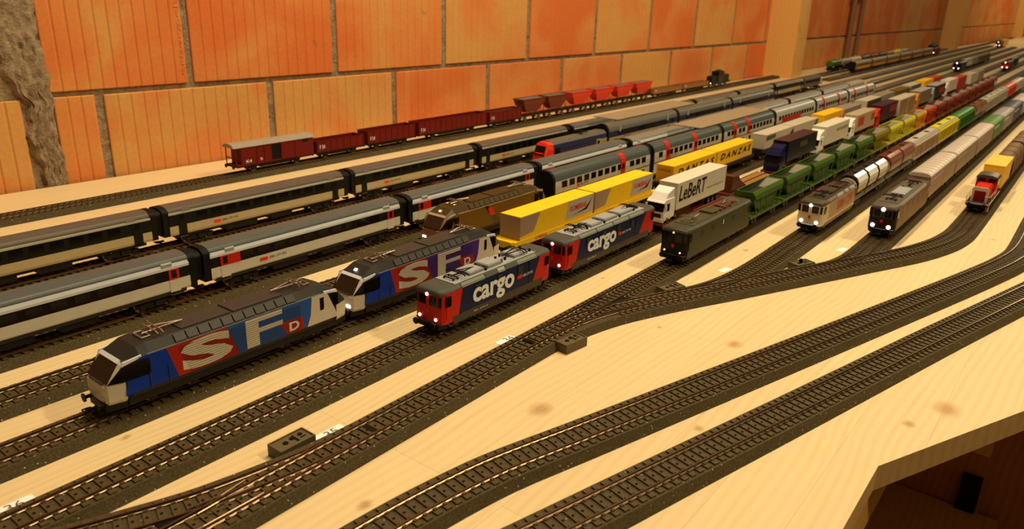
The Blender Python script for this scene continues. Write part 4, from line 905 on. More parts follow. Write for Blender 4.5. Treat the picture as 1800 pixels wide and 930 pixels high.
# ---------------------------------------------------------------- containers and pocket wagons
def flatcar(label, k, x, L, m, group):
    t = put('container_wagon', label, 'wagon', k, x, group)
    part(t, 'side_sill', m, ('py', [(4, 14.5), (8, 12.5), (L-8, 12.5), (L-4, 14.5), (L-4, 18.9), (4, 18.9)], -15.2, -13.4))
    part(t, 'side_sill', m, ('py', [(4, 14.5), (8, 12.5), (L-8, 12.5), (L-4, 14.5), (L-4, 18.9), (4, 18.9)], 13.4, 15.2))
    part(t, 'deck', m, ('b', 4, L-4, -13.4, 13.4, 14.5, 18.6))
    part(t, 'head_beam', m, ('b', 0, 4, -14, 14, 12, 20))
    bogie(t, 24, 21, 12.5, 5, 9); bogie(t, L-24, 21, 12.5, 5, 9); bogie(t, L/2, 21, 12.5, 5, 9)
    buffers(t, 1, 12)
    return t
def container(label, k, x, z, L, H, m, group, top=None, end=None, panels=(), texts=(), ribs=0):
    t = thing('container', label, 'container', (x, Y[k], RT+z), 0, group); W = 14.4
    part(t, 'box', m, ('b', 0, L, -W, W, 0, H))
    part(t, 'roof', top or m, ('b', -0.2, L+0.2, -W-0.2, W+0.2, H, H+0.7))
    if end: part(t, 'end_wall', end, ('b', -0.35, 0, -W, W, 0.2, H))
    for (nm, mm_, pts) in panels: part(t, nm, mm_, ('py', pts, -W-0.3, -W))
    for (txt, mm_, x0, x1, z0, z1, bd, sh_) in texts: text(t, txt, mm_, x0, x1, z0, z1, -W-0.42, bold=bd, shear=sh_)
    for i in range(ribs): part(t, 'rib', m, ('b', 4+i*(L-8)/(ribs-1)-0.5, 4+i*(L-8)/(ribs-1)+0.5, -W-0.6, -W, 0.3, H-0.5))
    return t
ky = col('combi_yellow', 244, 184, 20); kyt = col('combi_yellow_top', 246, 186, 26); kg = col('combi_grey', 180, 142, 92); kbl = col('combi_blue', 80, 110, 130)
fk = flatcar('yellow pocket wagon under the two grey-ended yellow swap bodies', 5, 648, 346, ky, 'container wagons behind the striped locomotives')
for i, (x0, lab) in enumerate(((663, 'yellow swap body with a grey front and red lettering, nearer of the two'), (822, 'yellow swap body with red lettering, farther of the two, beside the white lorry'))):
    container(lab, 5, x0, 19, 155, 27, ky, 'yellow swap bodies with red lettering', kyt, kg, [('grey_panel', kg, [(0.2, 4), (26, 6), (38, 26.8), (0.2, 26.8)]), ('pale_panel', col('combi_pale', 196, 176, 130), [(92, 5), (154.8, 5), (154.8, 26.8), (98, 26.8)]), ('blue_swoosh', kbl, [(108, 8), (140, 10), (152, 24), (136, 12)])],
              [('KOMBIRAIL', redlogo, 101, 140, 13.5, 20.5, 0.03, 0.15)])
for x_ in (44, 200): text(fk, 'KOMBIRAIL', redlogo, x_, x_+24, 14, 17.4, -15.35, bold=0.02)
dy = col('freight_yellow', 244, 178, 24); dyt = col('freight_yellow_top', 246, 176, 24)
flatcar('dark pocket wagon under the two lettered yellow containers', 5, 1030, 346, dark, 'container wagons behind the striped locomotives')
for x0, lab in ((1044, 'yellow container with black capitals, nearer of the two'), (1203, 'yellow container with black capitals, farther of the two')):
    c = container(lab, 5, x0, 18.7, 155, 26, dy, 'yellow containers with black capitals', dyt, col('freight_yellow_end_shaded', 224, 150, 30), [('orange_patch', col('pale_orange', 236, 160, 90), [(96, 2), (146, 2), (146, 8), (96, 8)])], [('D A N Z A S', black, 14, 146, 9.5, 20.5, 0.03, 0.25)])  # end wall in a darker yellow: its shade put into the colour
    text(c, 'DANZAS', black, 10, -10, 17, 21, -0.5, face='-x')
def box_row(specs, k, z, group):
    for (x0, L, H, m, end, lab, panels) in specs:
        container(lab, k, x0, z, L, H, m, group, end=end, panels=panels)
wc = col('white_container', 206, 178, 124); wct = wc; gc = col('grey_container', 168, 140, 98); gnc = col('green_corner', 96, 104, 52); brc = col('brown_container', 130, 90, 36); orr = col('orange_red_container', 200, 66, 20)
for x0, n, lab in ((1408, 346, 'flat wagon under the two white containers with green corners'), (1762, 346, 'flat wagon under the yellow and grey containers'), (2116, 346, 'flat wagon under the dark-sided and white containers'), (2470, 346, 'flat wagon under the brown and grey containers'), (2824, 346, 'flat wagon under the far yellow and red containers')):
    flatcar(lab, 5, x0, n, dark, 'container wagons behind the striped locomotives')
box_row([(1425, 152, 26, wc, None, 'white container with a green label, nearer of the white pair', [('green_panel', gnc, [(2, 15), (50, 17), (50, 24), (2, 24)]), ('green_corner', charcoal, [(120, 8), (151.5, 8), (151.5, 24)])]), (1581, 156, 26, wc, None, 'white container with a slanted green corner, farther of the white pair', [('green_corner', gnc, [(112, 1), (134, 1), (155.5, 25), (140, 25)])]),
         (1780, 150, 26, dyt, None, 'plain yellow container between white and grey ones', [('orange_panel', col('pale_orange2', 230, 140, 30), [(1, 1), (140, 1), (149, 14), (1, 14)])]), (1934, 150, 24, gc, None, 'plain grey container behind the plain yellow one', []),
         (2134, 150, 26, wc, None, 'white container with a dark side panel', [('dark_panel', charcoal, [(6, 2), (149, 2), (149, 25), (6, 25)])]), (2288, 150, 27, gc, None, 'pale container with a thin yellow edge', []),
         (2488, 150, 24, brc, None, 'brown container behind the pale one', []), (2642, 150, 27, wc, None, 'pale container with a slate side before the far yellow one', [('slate_panel', col('slate', 110, 104, 90), [(4, 2), (149, 2), (149, 26), (4, 26)])]),
         (2842, 150, 27, dyt, None, 'far yellow container near the end of its row', []), (2996, 150, 27, orr, None, 'far orange-red container at the end of its row', [])], 5, 18.7, 'containers on the fifth track')

# ---------------------------------------------------------------- lorries riding on low wagons
def lowwagon(label, x, L, m=None):
    t = put('low_floor_wagon', label, 'wagon', 6, x, 'low-floor wagons carrying lorries')
    m = m or col('wagon_brown', 104, 44, 16)
    part(t, 'deck', m, ('b', 0, L, -14, 14, 7.5, 9.5)); part(t, 'side_sill', m, ('b', 0, L, -15, -14, 6.5, 10.5)); part(t, 'side_sill', m, ('b', 0, L, 14, 15, 6.5, 10.5))
    for i in range(4): bogie(t, 22+i*(L-44)/3, 15, 11, 3.2, 6, detail=False)
    return t
def lorry(label, x, sc, TL=156, H=35, cab=True):
    """articulated lorry, cab towards the viewer; wheels stand on the wagon deck"""
    t = thing('lorry', label, 'lorry', (x, Y[6], RT+9.5), 0, 'lorries on low wagons')
    W = 13.6; c = sc['cab']; z0 = 12.5
    part(t, 'cab', c, ('l', [ring(0, [(11.5, 4), (12.4, 9), (12.2, 15), (11.6, 15.5)]), ring(0.6, [(12.6, 4), (13.4, 9), (13.2, 15), (12.6, 15.5)])]),
         ('l', [[(0.6, -13.2, 4), (0.6, -13.2, 14.6), (4, -13.0, 26), (6, -12.6, 31), (30, -12.6, 31), (30, -13.2, 14), (30, -13.2, 6)], [(0.6, 13.2, 4), (0.6, 13.2, 14.6), (4, 13.0, 26), (6, 12.6, 31), (30, 12.6, 31), (30, 13.2, 14), (30, 13.2, 6)]]))
    part(t, 'roof_spoiler', c, ('l', [[(7, -10.5, 31), (14, -10.8, 38), (29, -11.5, H+z0-4), (29, -11.5, 31)], [(7, 10.5, 31), (14, 10.8, 38), (29, 11.5, H+z0-4), (29, 11.5, 31)]]))
    part(t, 'sun_visor', c, ('l', [[(1.5, -12.6, 26.5), (5.2, -12.6, 29.5), (5.2, 12.6, 29.5), (1.5, 12.6, 26.5)], [(0.5, -12.6, 27.5), (4.6, -12.6, 30.6), (4.6, 12.6, 30.6), (0.5, 12.6, 27.5)]]))
    quad_plate(t, 'windscreen', glass, [(0.4, -12.0, 16), (0.4, 12.0, 16), (3.4, 11.8, 26), (3.4, -11.8, 26)], (-0.5, 0, 0.2))
    part(t, 'grille', sc.get('grille', charcoal), ('b', -0.5, 0.3, -9.5, 9.5, 8.2, 13.2)); part(t, 'bumper', c, ('b', -1, 2, -13.2, 13.2, 2.2, 6.4))
    part(t, 'side_window', glass, ('py', [(6, 16), (15, 16), (15, 25.5), (7.6, 25.5)], -13.6, -13.0))
    part(t, 'mirror', c, ('b', 3, 4.2, -15.4, -13.6, 17, 24)); part(t, 'mirror', c, ('b', 3, 4.2, 13.6, 15.4, 17, 24))
    bx = 34
    part(t, 'trailer_box', sc['box'], ('b', bx, bx+TL, -W, W, z0, z0+H))
    part(t, 'trailer_roof', sc.get('top', sc['box']), ('b', bx-0.2, bx+TL+0.2, -W-0.2, W+0.2, z0+H, z0+H+0.6))
    part(t, 'trailer_frame', dark, ('b', 12, bx+TL-6, -5, 5, 6.5, z0))
    for wx in (10, 34, bx+TL-52, bx+TL-38, bx+TL-24):
        for s in (-1, 1):
            wl = part(t, 'wheel', rubber, ('c', (wx, s*9.2, 5.2), (wx, s*13.0, 5.2), 5.2, 16), smooth=40)
            part(wl, 'hub', wheelm, ('c', (wx, s*13.0, 5.2), (wx, s*13.5, 5.2), 2.6, 12))
    part(t, 'wheel_arch', c, ('py', [(3, 4), (3.6, 9), (7, 11.4), (13, 11.4), (16.4, 9), (17, 4), (18.6, 4), (18, 10), (14, 13), (6, 13), (2.2, 10), (1.6, 4)], -13.6, -12.8))
    for (nm, mm_, pts) in sc.get('panels', ()): part(t, nm, mm_, ('py', [(bx+a, z0+b_) for a, b_ in pts], -W-0.3, -W))
    for (txt, mm_, x0, x1, za, zb, bd, sh_) in sc.get('text', ()): text(t, txt, mm_, bx+x0, bx+x1, z0+za, z0+zb, -W-0.4, bold=bd, shear=sh_)
    return t
wl_ = col('lorry_white', 238, 214, 164); wb = col('lorry_box_white', 226, 198, 142)
lowwagon('low brown wagon under the white lorry with black lettering', 862, 206)
lorry('white lorry with large black lettering on its trailer', 866, dict(cab=wl_, box=wb, text=[('LeBeRT', black, 6, 88, 10, 31, 0.012, 0.12), ('INTERNATIONALE TRANSPORTE', col('grey_print', 130, 104, 70), 92, 146, 12.5, 15, 0, 0)]))
bw = lowwagon('empty brown low wagon with bright slats behind the white lettered lorry', 1076, 190)
for i in range(12): part(bw, 'slat', col('slat_orange', 214, 140, 62), ('b', 78+i*9, 82+i*9, -12.5, -2, 9.6, 10.6)); part(bw, 'slat', col('slat_orange', 214, 140, 62), ('b', 78+i*9, 82+i*9, 2, 12.5, 9.6, 10.6))
part(bw, 'loading_ramp', col('wagon_brown', 104, 44, 16), ('l', [[(12, -12, 10), (70, -12, 10), (70, -12, 13), (46, -12, 24), (36, -12, 33), (16, -12, 34)], [(12, 12, 10), (70, 12, 10), (70, 12, 13), (46, 12, 24), (36, 12, 33), (16, 12, 34)]]))
lowwagon('low wagon under the dark blue lorry', 1280, 206); dbl = col('lorry_navy', 36, 28, 58, 0.2); dpl = col('lorry_plum_top', 84, 40, 34)
lorry('dark blue glossy lorry with a plum trailer roof', 1286, dict(cab=dbl, box=col('lorry_navy_box', 26, 24, 34, 0.25), top=dpl, panels=[('grey_label', col('dull_olive', 96, 84, 40), [(60, 18), (100, 18), (100, 27), (60, 27)])]))
lowwagon('low wagon under the plain white lorry', 1494, 206)
lorry('plain white lorry behind the dark blue one', 1498, dict(cab=wl_, box=wb, text=[('IHR TRANSPORT', gnc, 70, 150, 20, 26, 0, 0)]))
lowwagon('low wagon under the white lorry with orange squares', 1706, 206)
lorry('white lorry with two orange squares on its trailer', 1712, dict(cab=wl_, box=col('lorry_cream', 196, 160, 104), panels=[('orange_square', orr, [(14, 10), (60, 10), (60, 30), (14, 30)]), ('orange_square', orr, [(118, 14), (148, 14), (148, 30), (118, 30)])]))
lowwagon('low wagon under the red lorry', 1918, 206)
lorry('red lorry with a dark purple trailer', 1924, dict(cab=col('lorry_red', 206, 36, 20), box=col('lorry_maroon', 80, 30, 26), top=col('lorry_purple_top', 80, 44, 44), panels=[('rose_label', col('rose', 150, 60, 50), [(80, 14), (150, 14), (150, 30), (80, 30)])]))
flat6 = put('container_wagon', 'flat wagon under the pale twin boxes behind the red lorry', 'wagon', 6, 2128, 'container wagons behind the cargo locomotives'); part(flat6, 'deck', dark, ('b', 0, 196, -14, 14, 12, 16)); bogie(flat6, 24, 21, 12.5, 5, 9); bogie(flat6, 172, 21, 12.5, 5, 9)
container('pale twin box with upright posts behind the red lorry', 6, 2132, 16.2, 188, 40, wc, 'boxes on the sixth track', panels=[('tan_panel', col('tan_panel', 176, 124, 60), [(10, 2), (90, 2), (90, 38), (10, 38)]), ('tan_panel', col('tan_panel', 176, 124, 60), [(100, 2), (180, 2), (180, 38), (100, 38)])])
lowwagon('low wagon under the orange-fronted lorry', 2340, 206)
lorry('orange-fronted lorry with a grey trailer', 2346, dict(cab=col('lorry_orange', 226, 130, 30), box=col('lorry_dun', 150, 120, 66), top=lgrey))
lowwagon('low wagon under the grey lorry with dark sides', 2556, 206)
lorry('grey lorry with a red and dark side panel', 2560, dict(cab=lgrey, box=col('lorry_slate', 60, 54, 44), top=lgrey, panels=[('red_panel', red, [(60, 10), (150, 10), (150, 24), (60, 24)])]))
lowwagon('low wagon under the far white lorry', 2770, 206)
lorry('far white lorry before the far red box', 2774, dict(cab=wl_, box=wb))
flat6 = put('container_wagon', 'flat wagon under the far red and pale boxes', 'wagon', 6, 2984, 'container wagons behind the cargo locomotives'); part(flat6, 'deck', dark, ('b', 0, 620, -14, 14, 12, 16)); [bogie(flat6, c, 21, 12.5, 5, 9, detail=False) for c in (24, 300, 596)]
container('far red box on the lorry track', 6, 2988, 16.2, 150, 38, col('far_red_box', 196, 44, 26), 'boxes on the sixth track')
container('far pale ribbed box on the lorry track, nearer one', 6, 3240, 16.2, 150, 34, wc, 'boxes on the sixth track', ribs=8)
container('far pale ribbed box on the lorry track, farther one', 6, 3410, 16.2, 150, 34, gc, 'boxes on the sixth track', ribs=8)

# ---------------------------------------------------------------- open hopper wagons behind the dark green locomotive
def hopper(label, x, m, group, L=119):
    t = put('hopper_wagon', label, 'wagon', 7, x, group); W = 14.6
    inner = col('hopper_inside', 150, 128, 92, 0.7)
    part(t, 'hopper_body', m, ('py', [(14, 31), (9, 38), (L-9, 38), (L-14, 31), (L*0.64, 14), (L*0.36, 14)], -9.5, 9.5))
    [part(t, 'side_wall', m, ('l', [[(10, s*W, 36), (L-10, s*W, 36), (L-10, s*(W-1.4), 35.6), (10, s*(W-1.4), 35.6)], [(6, s*(W-0.2), 42.6), (L-6, s*(W-0.2), 42.6), (L-6, s*(W-1.6), 42.2), (6, s*(W-1.6), 42.2)], [(3, s*(W-2.8), 47), (L-3, s*(W-2.8), 47), (L-3, s*(W-4.2), 47), (3, s*(W-4.2), 47)]])) for s in (-1, 1)]
    part(t, 'end_wall', m, ('l', [[(13, -W+1.4, 32), (13, W-1.4, 32), (3, W-2.6, 47), (3, -W+2.6, 47)], [(15, -W+1.4, 32), (15, W-1.4, 32), (4.6, W-2.6, 47), (4.6, -W+2.6, 47)]])); part(t, 'end_wall', m, ('l', [[(L-13, -W+1.4, 32), (L-13, W-1.4, 32), (L-3, W-2.6, 47), (L-3, -W+2.6, 47)], [(L-15, -W+1.4, 32), (L-15, W-1.4, 32), (L-4.6, W-2.6, 47), (L-4.6, -W+2.6, 47)]]))
    part(t, 'inner_slope', inner, ('py', [(L-4.8, 46.0), (L-36, 38.1), (L-4.8, 38.1)], -W+2.6, W-2.6))
    part(t, 'inner_floor', col('hopper_floor_paint', 62, 48, 26, 0.7), ('b', 8.5, L-37, -W+2.6, W-2.6, 38.1, 38.4))
    part(t, 'frame', m, ('b', 0, L, -W+0.6, W-0.6, 11, 14.5))
    for a, b_ in ((8, 22), (30, 40), (52, 58), (L-30, L-40), (L-8, L-22)):
        part(t, 'side_strut', m, ('py', [(a-1.0, 36), (a+1.0, 36), (b_+1.0, 14), (b_-1.0, 14)], -W+0.6, -W+1.8))
    part(t, 'platform', m, ('b', 0, 9, -W+1, W-1, 14.5, 15.6))
    for cx in (24, L-24):
        part(t, 'axle_guard', dark, ('py', [(cx-6, 11), (cx-3, 3), (cx+3, 3), (cx+6, 11)], -12.4, -10.8)); wheels(t, cx)
    buffers(t, 1, 12, m=m)
    return t
hg = col('hopper_green', 82, 110, 30); ho = col('hopper_olive', 150, 124, 24); hy = col('hopper_yellow', 212, 188, 34); hor = col('hopper_orange', 226, 150, 24); hr = col('hopper_red', 206, 58, 20); hb = col('hopper_brown_red', 156, 62, 30)
ords = ('first', 'second', 'third', 'fourth', 'fifth')
for i in range(5): hopper('%s bright green open hopper wagon behind the dark green locomotive' % ords[i], 962+i*123, hg, 'green open hopper wagons')
hopper('olive open hopper wagon between green and yellow ones', 962+5*123, ho, 'coloured open hopper wagons')
hopper('yellow open hopper wagon next to the olive one', 962+6*123, hy, 'coloured open hopper wagons')
hopper('yellow open hopper wagon next to the orange one', 962+7*123, hy, 'coloured open hopper wagons')
hopper('orange open hopper wagon between yellow and red', 962+8*123, hor, 'coloured open hopper wagons')
hopper('bright red open hopper wagon behind the orange one', 962+9*123, hr, 'coloured open hopper wagons')
ords2 = ('first', 'second', 'third', 'fourth', 'fifth', 'sixth', 'seventh', 'eighth', 'ninth')
for i in range(9): hopper('%s brown-red open hopper wagon counted from the bright red one' % ords2[i], 962+(10+i)*123, hb, 'brown-red open hopper wagons')

# ---------------------------------------------------------------- silo and covered hopper wagons behind the cream locomotive
def silo(label, x, n, body, shoulder, plate, L, group):
    t = put('silo_wagon', label, 'wagon', 8, x, group); W = 14.2
    part(t, 'frame', mat('silo_frame', (150, 128, 84), 0.5), ('b', 0, L, -12.5, 12.5, 11, 14.5)); chs = (L-8)/n
    part(t, 'end_plate', plate, ('c', (0.5, 0, 30), (2.5, 0, 30), 14, 24))
    for i in range(n):
        a = 4+i*chs; b_ = a+chs-2.5
        def rg(x_, s): return [(x_, y*s, 14.6+(z-14.6)*(0.94+0.06*s)) for y, z in sym([(6, 15), (12.4, 22), (W, 30), (W, 38), (10.5, 45), (5, 48)])]
        c = part(t, 'silo_cell', body, ('l', [rg(a, 0.86), rg(a+3, 1), rg(b_-3, 1), rg(b_, 0.86)]))
        part(c, 'shoulder_sheet', shoulder, ('px', [(-W-0.3, 38.2), (-10.7, 45.3), (-5.2, 48.4), (-5.2, 48), (-10.5, 44.8), (-W, 37.8)], a+4, b_-4))
        part(c, 'side_sheet', shoulder, ('b', a+4, b_-4, -W-0.35, -W+0.2, 31.5, 38))
        part(c, 'placard', plate, ('l', [[(a+4.5, -W-0.1, 30.6), (b_-4.5, -W-0.1, 30.6), (b_-4.5, -12.7, 22.6), (a+4.5, -12.7, 22.6)], [(a+4.5, -W-0.5, 30.6), (b_-4.5, -W-0.5, 30.6), (b_-4.5, -13.1, 22.6), (a+4.5, -13.1, 22.6)]]))
        part(c, 'hatch', dark, ('c', ((a+b_)/2, 0, 47.8), ((a+b_)/2, 0, 49.2), 4, 14))
        part(t, 'ladder', wheelm, ('t', [(b_, -W-0.2, 40), (b_-6, -W+1, 14)], 0.5))
    bogie(t, 24, 21, 12.5, 5, 9, detail=False); bogie(t, L-24, 21, 12.5, 5, 9, detail=False)
    buffers(t, 0.5, 12)
pearl = col('pearl_sheet', 236, 214, 164, 0.22); ochre = col('ochre_placard', 200, 160, 90)
silo('black silo wagon with three pearl-white cells behind the cream locomotive', 1164, 3, col('silo_black', 44, 36, 22), pearl, col('cream_placard', 220, 186, 120), 190, 'silo wagons')
silo('brown-red silo wagon with two glossy cells', 1360, 2, col('silo_brown', 124, 50, 28, 0.25), col('glossy_brown', 150, 78, 44, 0.12), ochre, 190, 'silo wagons')
def covered(label, x, L, m, group, hatch=True, k=8, inner=None):
    t = put('covered_hopper_wagon', label, 'wagon', k, x, group); W = 14.4
    part(t, 'body', m, ('px', sym([(W-2.4, 16), (W-1.2, 38), (10, 45), (4, 46.5)]), 4, L-4))
    part(t, 'top_edge', m, ('b', 3, L-3, -W, -W+1.6, 38, 41), ('b', 3, L-3, W-1.6, W, 38, 41)); part(t, 'frame', dark, ('b', 0, L, -12.5, 12.5, 10.5, 14)); part(t, 'sill', m, ('b', 2, L-2, -W, W, 14, 17))
    n = max(4, int(L/26))
    for i in range(n+1):
        a = 6+i*(L-12)/n
        part(t, 'side_rib', m, ('py', [(a-1, 17), (a+1, 17), (a+1+ (4 if i % 2 else -4), 38), (a-1+(4 if i % 2 else -4), 38)], -W, -W+1.6))
    if inner: part(t, 'side_panel', inner, ('px', [(-W+2.2, 18), (-W+1.2, 37), (-W+0.9, 37), (-W+1.9, 18)], 8, L-8))
    if hatch:
        for a in (L*0.25, L*0.7): part(t, 'hatch', dark, ('b', a-7, a+7, -4, 4, 46, 47.2))
        part(t, 'roof_walk', lgrey, ('b', 10, L-10, -9, -5, 45.4, 46.6))
    bogie(t, 24, 21, 12.5, 5, 9, detail=False); bogie(t, L-24, 21, 12.5, 5, 9, detail=False)
    buffers(t, 0.5, 12)
covered('pale covered hopper wagon with slanted ribs next to the brown silo wagon', 1556, 224, col('covered_pale', 202, 170, 120), 'covered hopper wagons', inner=col('covered_tan', 186, 130, 60))
covered('yellow covered hopper wagon with slanted ribs', 1786, 228, col('covered_yellow', 220, 188, 24), 'covered hopper wagons', inner=col('covered_ochre', 196, 150, 20))
covered('green covered wagon behind the yellow covered hopper', 2020, 228, col('covered_green', 60, 122, 26), 'covered hopper wagons', hatch=False)
silo('far brown silo wagon behind the green covered wagon', 2254, 2, col('silo_brown', 124, 50, 28, 0.25), col('glossy_brown', 150, 78, 44, 0.12), ochre, 190, 'silo wagons')
covered('cream ribbed covered wagon behind the far silo wagon', 2450, 224, col('covered_cream', 190, 166, 110), 'covered hopper wagons')
covered('second cream ribbed covered wagon before the far red one', 2680, 224, col('covered_cream', 190, 166, 110), 'covered hopper wagons')
covered('far red covered wagon near the right picture edge', 2910, 210, col('covered_red', 214, 56, 28), 'covered hopper wagons', hatch=False)
covered('pale covered wagon behind the far red one', 3126, 224, col('covered_pale', 202, 170, 120), 'covered hopper wagons', hatch=False)

# ---------------------------------------------------------------- sliding-wall van wagons behind the brown locomotive
def slide(label, x, L, m, group='sliding-wall van wagons', side_m=None):
    t = put('sliding_wall_wagon', label, 'wagon', 9, x, group); W = 15.2
    part(t, 'body', side_m or m, ('px', sym([(W, 13), (W, 44.5)]), 3, L-3))
    part(t, 'roof', m, ('px', sym([(W+0.3, 44.5), (W, 47), (11, 49.6), (4, 50.4)]), 2, L-2), smooth=35)
    part(t, 'roof_rib', m, *[('t', [(8+i*(L-16)/10, -14, 47.6), (8+i*(L-16)/10, -10.8, 49.9), (8+i*(L-16)/10, 0, 50.6), (8+i*(L-16)/10, 10.8, 49.9), (8+i*(L-16)/10, 14, 47.6)], 0.5, 5) for i in range(11)])
    part(t, 'light_stripe', white if side_m is None else m, ('b', 6, L/2-2, -W-0.3, -W, 37, 40))
    part(t, 'sliding_door', side_m or m, ('b', 5, L/2-1, -W-0.5, -W-0.1, 14, 36)); part(t, 'sliding_door', side_m or m, ('b', L/2+1, L-5, -W-0.5, -W-0.1, 14, 36))
    part(t, 'underframe', dark, ('b', 2, L-2, -13, 13, 9.5, 13))
    for cx in (L*0.2, L*0.8):
        part(t, 'axle_guard', dark, ('py', [(cx-7, 10), (cx-3, 3), (cx+3, 3), (cx+7, 10)], -13.4, -11.6)); wheels(t, cx)
    buffers(t, 1, 11.5)
gw = col('van_pale_grey', 206, 174, 128); gws = col('van_side_tan', 186, 146, 92)
for x0, lab in ((1254, 'first pale grey sliding-wall van behind the brown locomotive'), (1478, 'second pale grey sliding-wall van behind the brown locomotive'), (1702, 'third pale grey sliding-wall van, next to the green one')): slide(lab, x0, 220, gw, side_m=gws)
slide('green sliding-wall van between pale grey ones', 1926, 160, col('van_green', 110, 140, 52))
slide('pale grey sliding-wall van past the green one', 2090, 190, col('van_grey', 176, 152, 118))
slide('slate blue sliding-wall van', 2284, 190, col('van_slate', 92, 90, 86))
slide('last pale sliding-wall van at the right picture edge', 2478, 220, gw)

# ---------------------------------------------------------------- red shunter with yellow container wagon and brown tank-like wagons on the right
def shunter():
    t = put('diesel_shunter', 'red diesel shunter with white railings at the right', 'locomotive', 10, 1282)
    rd = col('shunter_red', 214, 40, 20); dr = col('shunter_dark_red', 140, 18, 8); wr = col('shunter_rail_white', 206, 170, 118)
    L = 118
    part(t, 'running_board', dark, ('b', 0, L, -15, 15, 9, 12.5)); part(t, 'edge_stripe', wr, ('b', -0.4, 0.4, -15.3, 15.3, 11.4, 13.2), ('b', 0, L, -15.4, -14.8, 11.6, 13.0))
    part(t, 'hood', rd, ('px', sym([(10.4, 12.5), (10.4, 31), (8.4, 34.2)]), 12, 62)); part(t, 'radiator_frame', wr, ('px', sym([(10.8, 12.5), (10.8, 31.4), (8.8, 34.8)]), 9.5, 12)); part(t, 'radiator_grille', dr, ('b', 9, 9.6, -7.4, 7.4, 14, 29.5))
    part(t, 'cab', rd, ('b', 62, 90, -14, 14, 12.5, 41)); part(t, 'cab_roof', col('shunter_roof', 92, 76, 48), ('px', sym([(15, 40.6), (13, 43.4), (6, 45.2)]), 58, 94), smooth=40)
    for s in (-1, 1): part(t, 'cab_window', glass, ('b', 61.5, 62, min(s*2.4, s*12.4), max(s*2.4, s*12.4), 34.6, 40.2))
    part(t, 'side_window', glass, ('b', 66, 86, -14.4, -14, 30, 39)); part(t, 'rear_hood', rd, ('b', 90, 114, -10, 10, 12.5, 30))
    for s in (-1, 1): part(t, 'railing', wr, ('t', [(1, s*14.6, 12.5), (1, s*14.6, 24), (1, s*8, 24)], 0.5), ('t', [(1, s*14.6, 24), (56, s*14.6, 24)], 0.45), ('t', [(28, s*14.6, 12.5), (28, s*14.6, 24)], 0.45), ('t', [(56, s*14.6, 12.5), (56, s*14.6, 24)], 0.45))
    part(t, 'step_ladder', wr, ('t', [(2, -14.8, 12), (2, -14.8, 2.5)], 0.5), ('t', [(8, -14.8, 12), (8, -14.8, 2.5)], 0.5), ('b', 2, 8, -15.4, -13.4, 3, 3.6), ('b', 2, 8, -15.4, -13.4, 7, 7.6))
    part(t, 'skirt', black, ('b', 2, L-2, -12, 12, 3, 9))
    for cx in (26, 58, 92): wheels(t, cx, 6)
    buffers(t, 1, 10.6); coupler(t, 0, 5.4)
shunter()
t10 = put('container_wagon', 'flat wagon under the orange-yellow box behind the red shunter', 'wagon', 10, 1404)
part(t10, 'deck', dark, ('b', 0, 122, -13.5, 13.5, 11, 15)); [wheels(t10, c) for c in (26, 96)]
c10 = container('orange-yellow box behind the red shunter', 10, 1410, 15.2, 108, 34, col('box_orange_yellow', 244, 176, 40), 'boxes behind the shunter')
def round_wagon(label, x, L):
    t = put('tarpaulin_wagon', label, 'wagon', 10, x, 'round-topped brown wagons at the right'); m = col('tarp_brown', 140, 98, 56, 0.6)
    part(t, 'cover', m, ('px', sym([(15, 13), (15, 34), (13.5, 40), (10, 45), (5, 47.6)]), 3, L-3), smooth=40)
    for i in range(4): part(t, 'hoop', col('hoop_brown', 110, 74, 40), ('px', sym([(15.4, 13), (15.4, 34.2), (13.9, 40.4), (10.3, 45.5), (5, 48.2)]), 3+i*(L-8)/3, 5+i*(L-8)/3))
    part(t, 'underframe', dark, ('b', 1, L-1, -13, 13, 9, 13)); bogie(t, 24, 21, 12.5, 5, 8.6, detail=False); bogie(t, L-24, 21, 12.5, 5, 8.6, detail=False)
for x0, lab in ((1532, 'first round-topped brown wagon behind the orange-yellow box'), (1716, 'second round-topped brown wagon at the right picture edge')): round_wagon(lab, x0, 178)

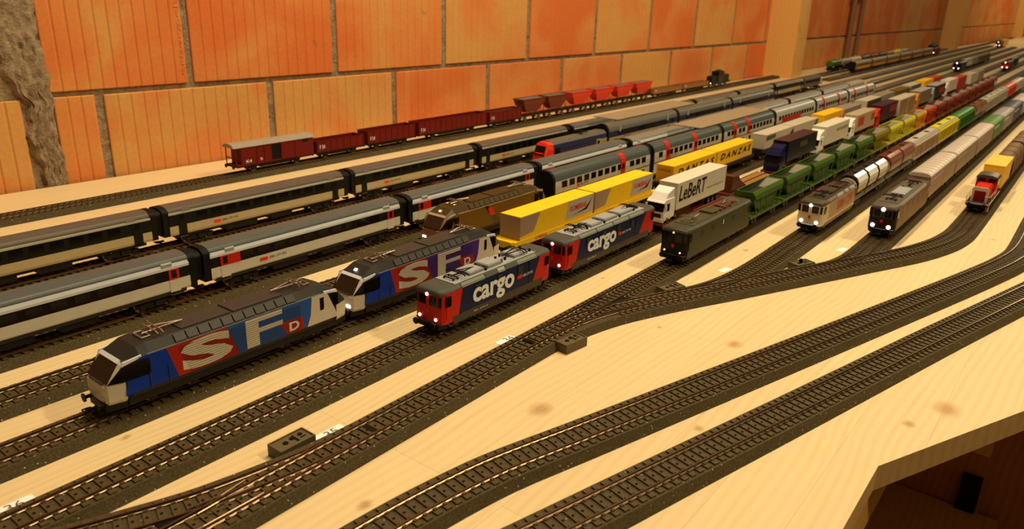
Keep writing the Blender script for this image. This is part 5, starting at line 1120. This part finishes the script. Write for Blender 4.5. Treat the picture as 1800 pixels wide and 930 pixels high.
# ---------------------------------------------------------------- far trains beyond the first post
yl = dict(group='far yellow coaches', low=col('far_yellow', 226, 150, 24), band=col('far_brown_band', 190, 120, 24), stripe=col('far_pale_stripe', 180, 146, 96), roof=col('far_grey_roof', 160, 130, 92), zb=24, zt=35, zr=39, glass=glass, door_low=brownred, door_up=brownred, hatch=lgrey)
for i in range(6): coach('%s yellow coach of the far train beyond the first post' % (ords2[i]), 'A', 3500+i*272, yl, 264)
def tank(label, k, x, m, L=150):
    t = put('tank_wagon', label, 'wagon', k, x, 'far tank wagons beyond the first post')
    part(t, 'tank', m, ('c', (5, 0, 33), (9, 0, 33), 11, 20, 14), ('c', (9, 0, 33), (L-9, 0, 33), 14, 20), ('c', (L-9, 0, 33), (L-5, 0, 33), 14, 20, 11), smooth=50)
    part(t, 'dome', m, ('c', (L/2, 0, 46), (L/2, 0, 50), 5, 14)); part(t, 'saddle', dark, ('b', 16, 24, -10, 10, 13, 24), ('b', L-24, L-16, -10, 10, 13, 24))
    chassis(t, L, detail=False)
for i, (c, nm) in enumerate(((hg, 'bright green'), (gc, 'pale grey'), (wc, 'off-white'), (dgreen, 'dull dark green'), (brownred, 'brown-red'), (charcoal, 'charcoal'), (tanm, 'tan'), (ky, 'ochre yellow'), (lgrey, 'light grey'))):
    tank('%s tank wagon in the far train behind the yellow coaches' % nm, 'B', 3436+i*160, c)
def far_loco(label, k, x, m, lampm, front):
    return loco_box(label, k, x, dict(cab=front, body=m, roof=grey_roof, skirt=dark, sk=12, cut=26, boxes=[(50, 80, 3), (96, 120, 3)], pans=[(30, 1), (134, -1)], lr=2.0, lamp=lampm, insulators=[]), L=164)
far_loco('far dark locomotive with bright lamps ahead of pale wagons', 4, 4030, charcoal, lit, black)
far_loco('far red locomotive with bright lamps ahead of a brown wagon', 6, 4330, brownred, lit, red)
far_loco('far red locomotive with a bright lamp behind the yellow coaches', 'A', 5180, brownred, lit, red)
far_loco('farthest red locomotive with bright lamps ahead of the yellow box', 'S', 7700-1000, brownred, lit, red)
far_loco('far dark locomotive standing against the second post', 'B', 5560, black, black, black)
container('farthest yellow box behind the farthest locomotive', 'S', 6870, 0.2, 300, 46, dyt, 'far boxes')
for x0, k, m, lab in ((4200, 4, wc, 'far pale ribbed wagon body behind the dark locomotive'), (4380, 4, gc, 'second far wagon body behind the dark locomotive'), (4560, 4, brc, 'far long brown wagon body behind the dark locomotive')):
    covered(lab, x0, 176 if k == 4 and m is not brc else 420, m, 'far covered wagons', hatch=False, k=k)
covered('far charcoal wagon behind the far red locomotive with bright lamps', 4500, 240, charcoal, 'far covered wagons', hatch=False, k=6)
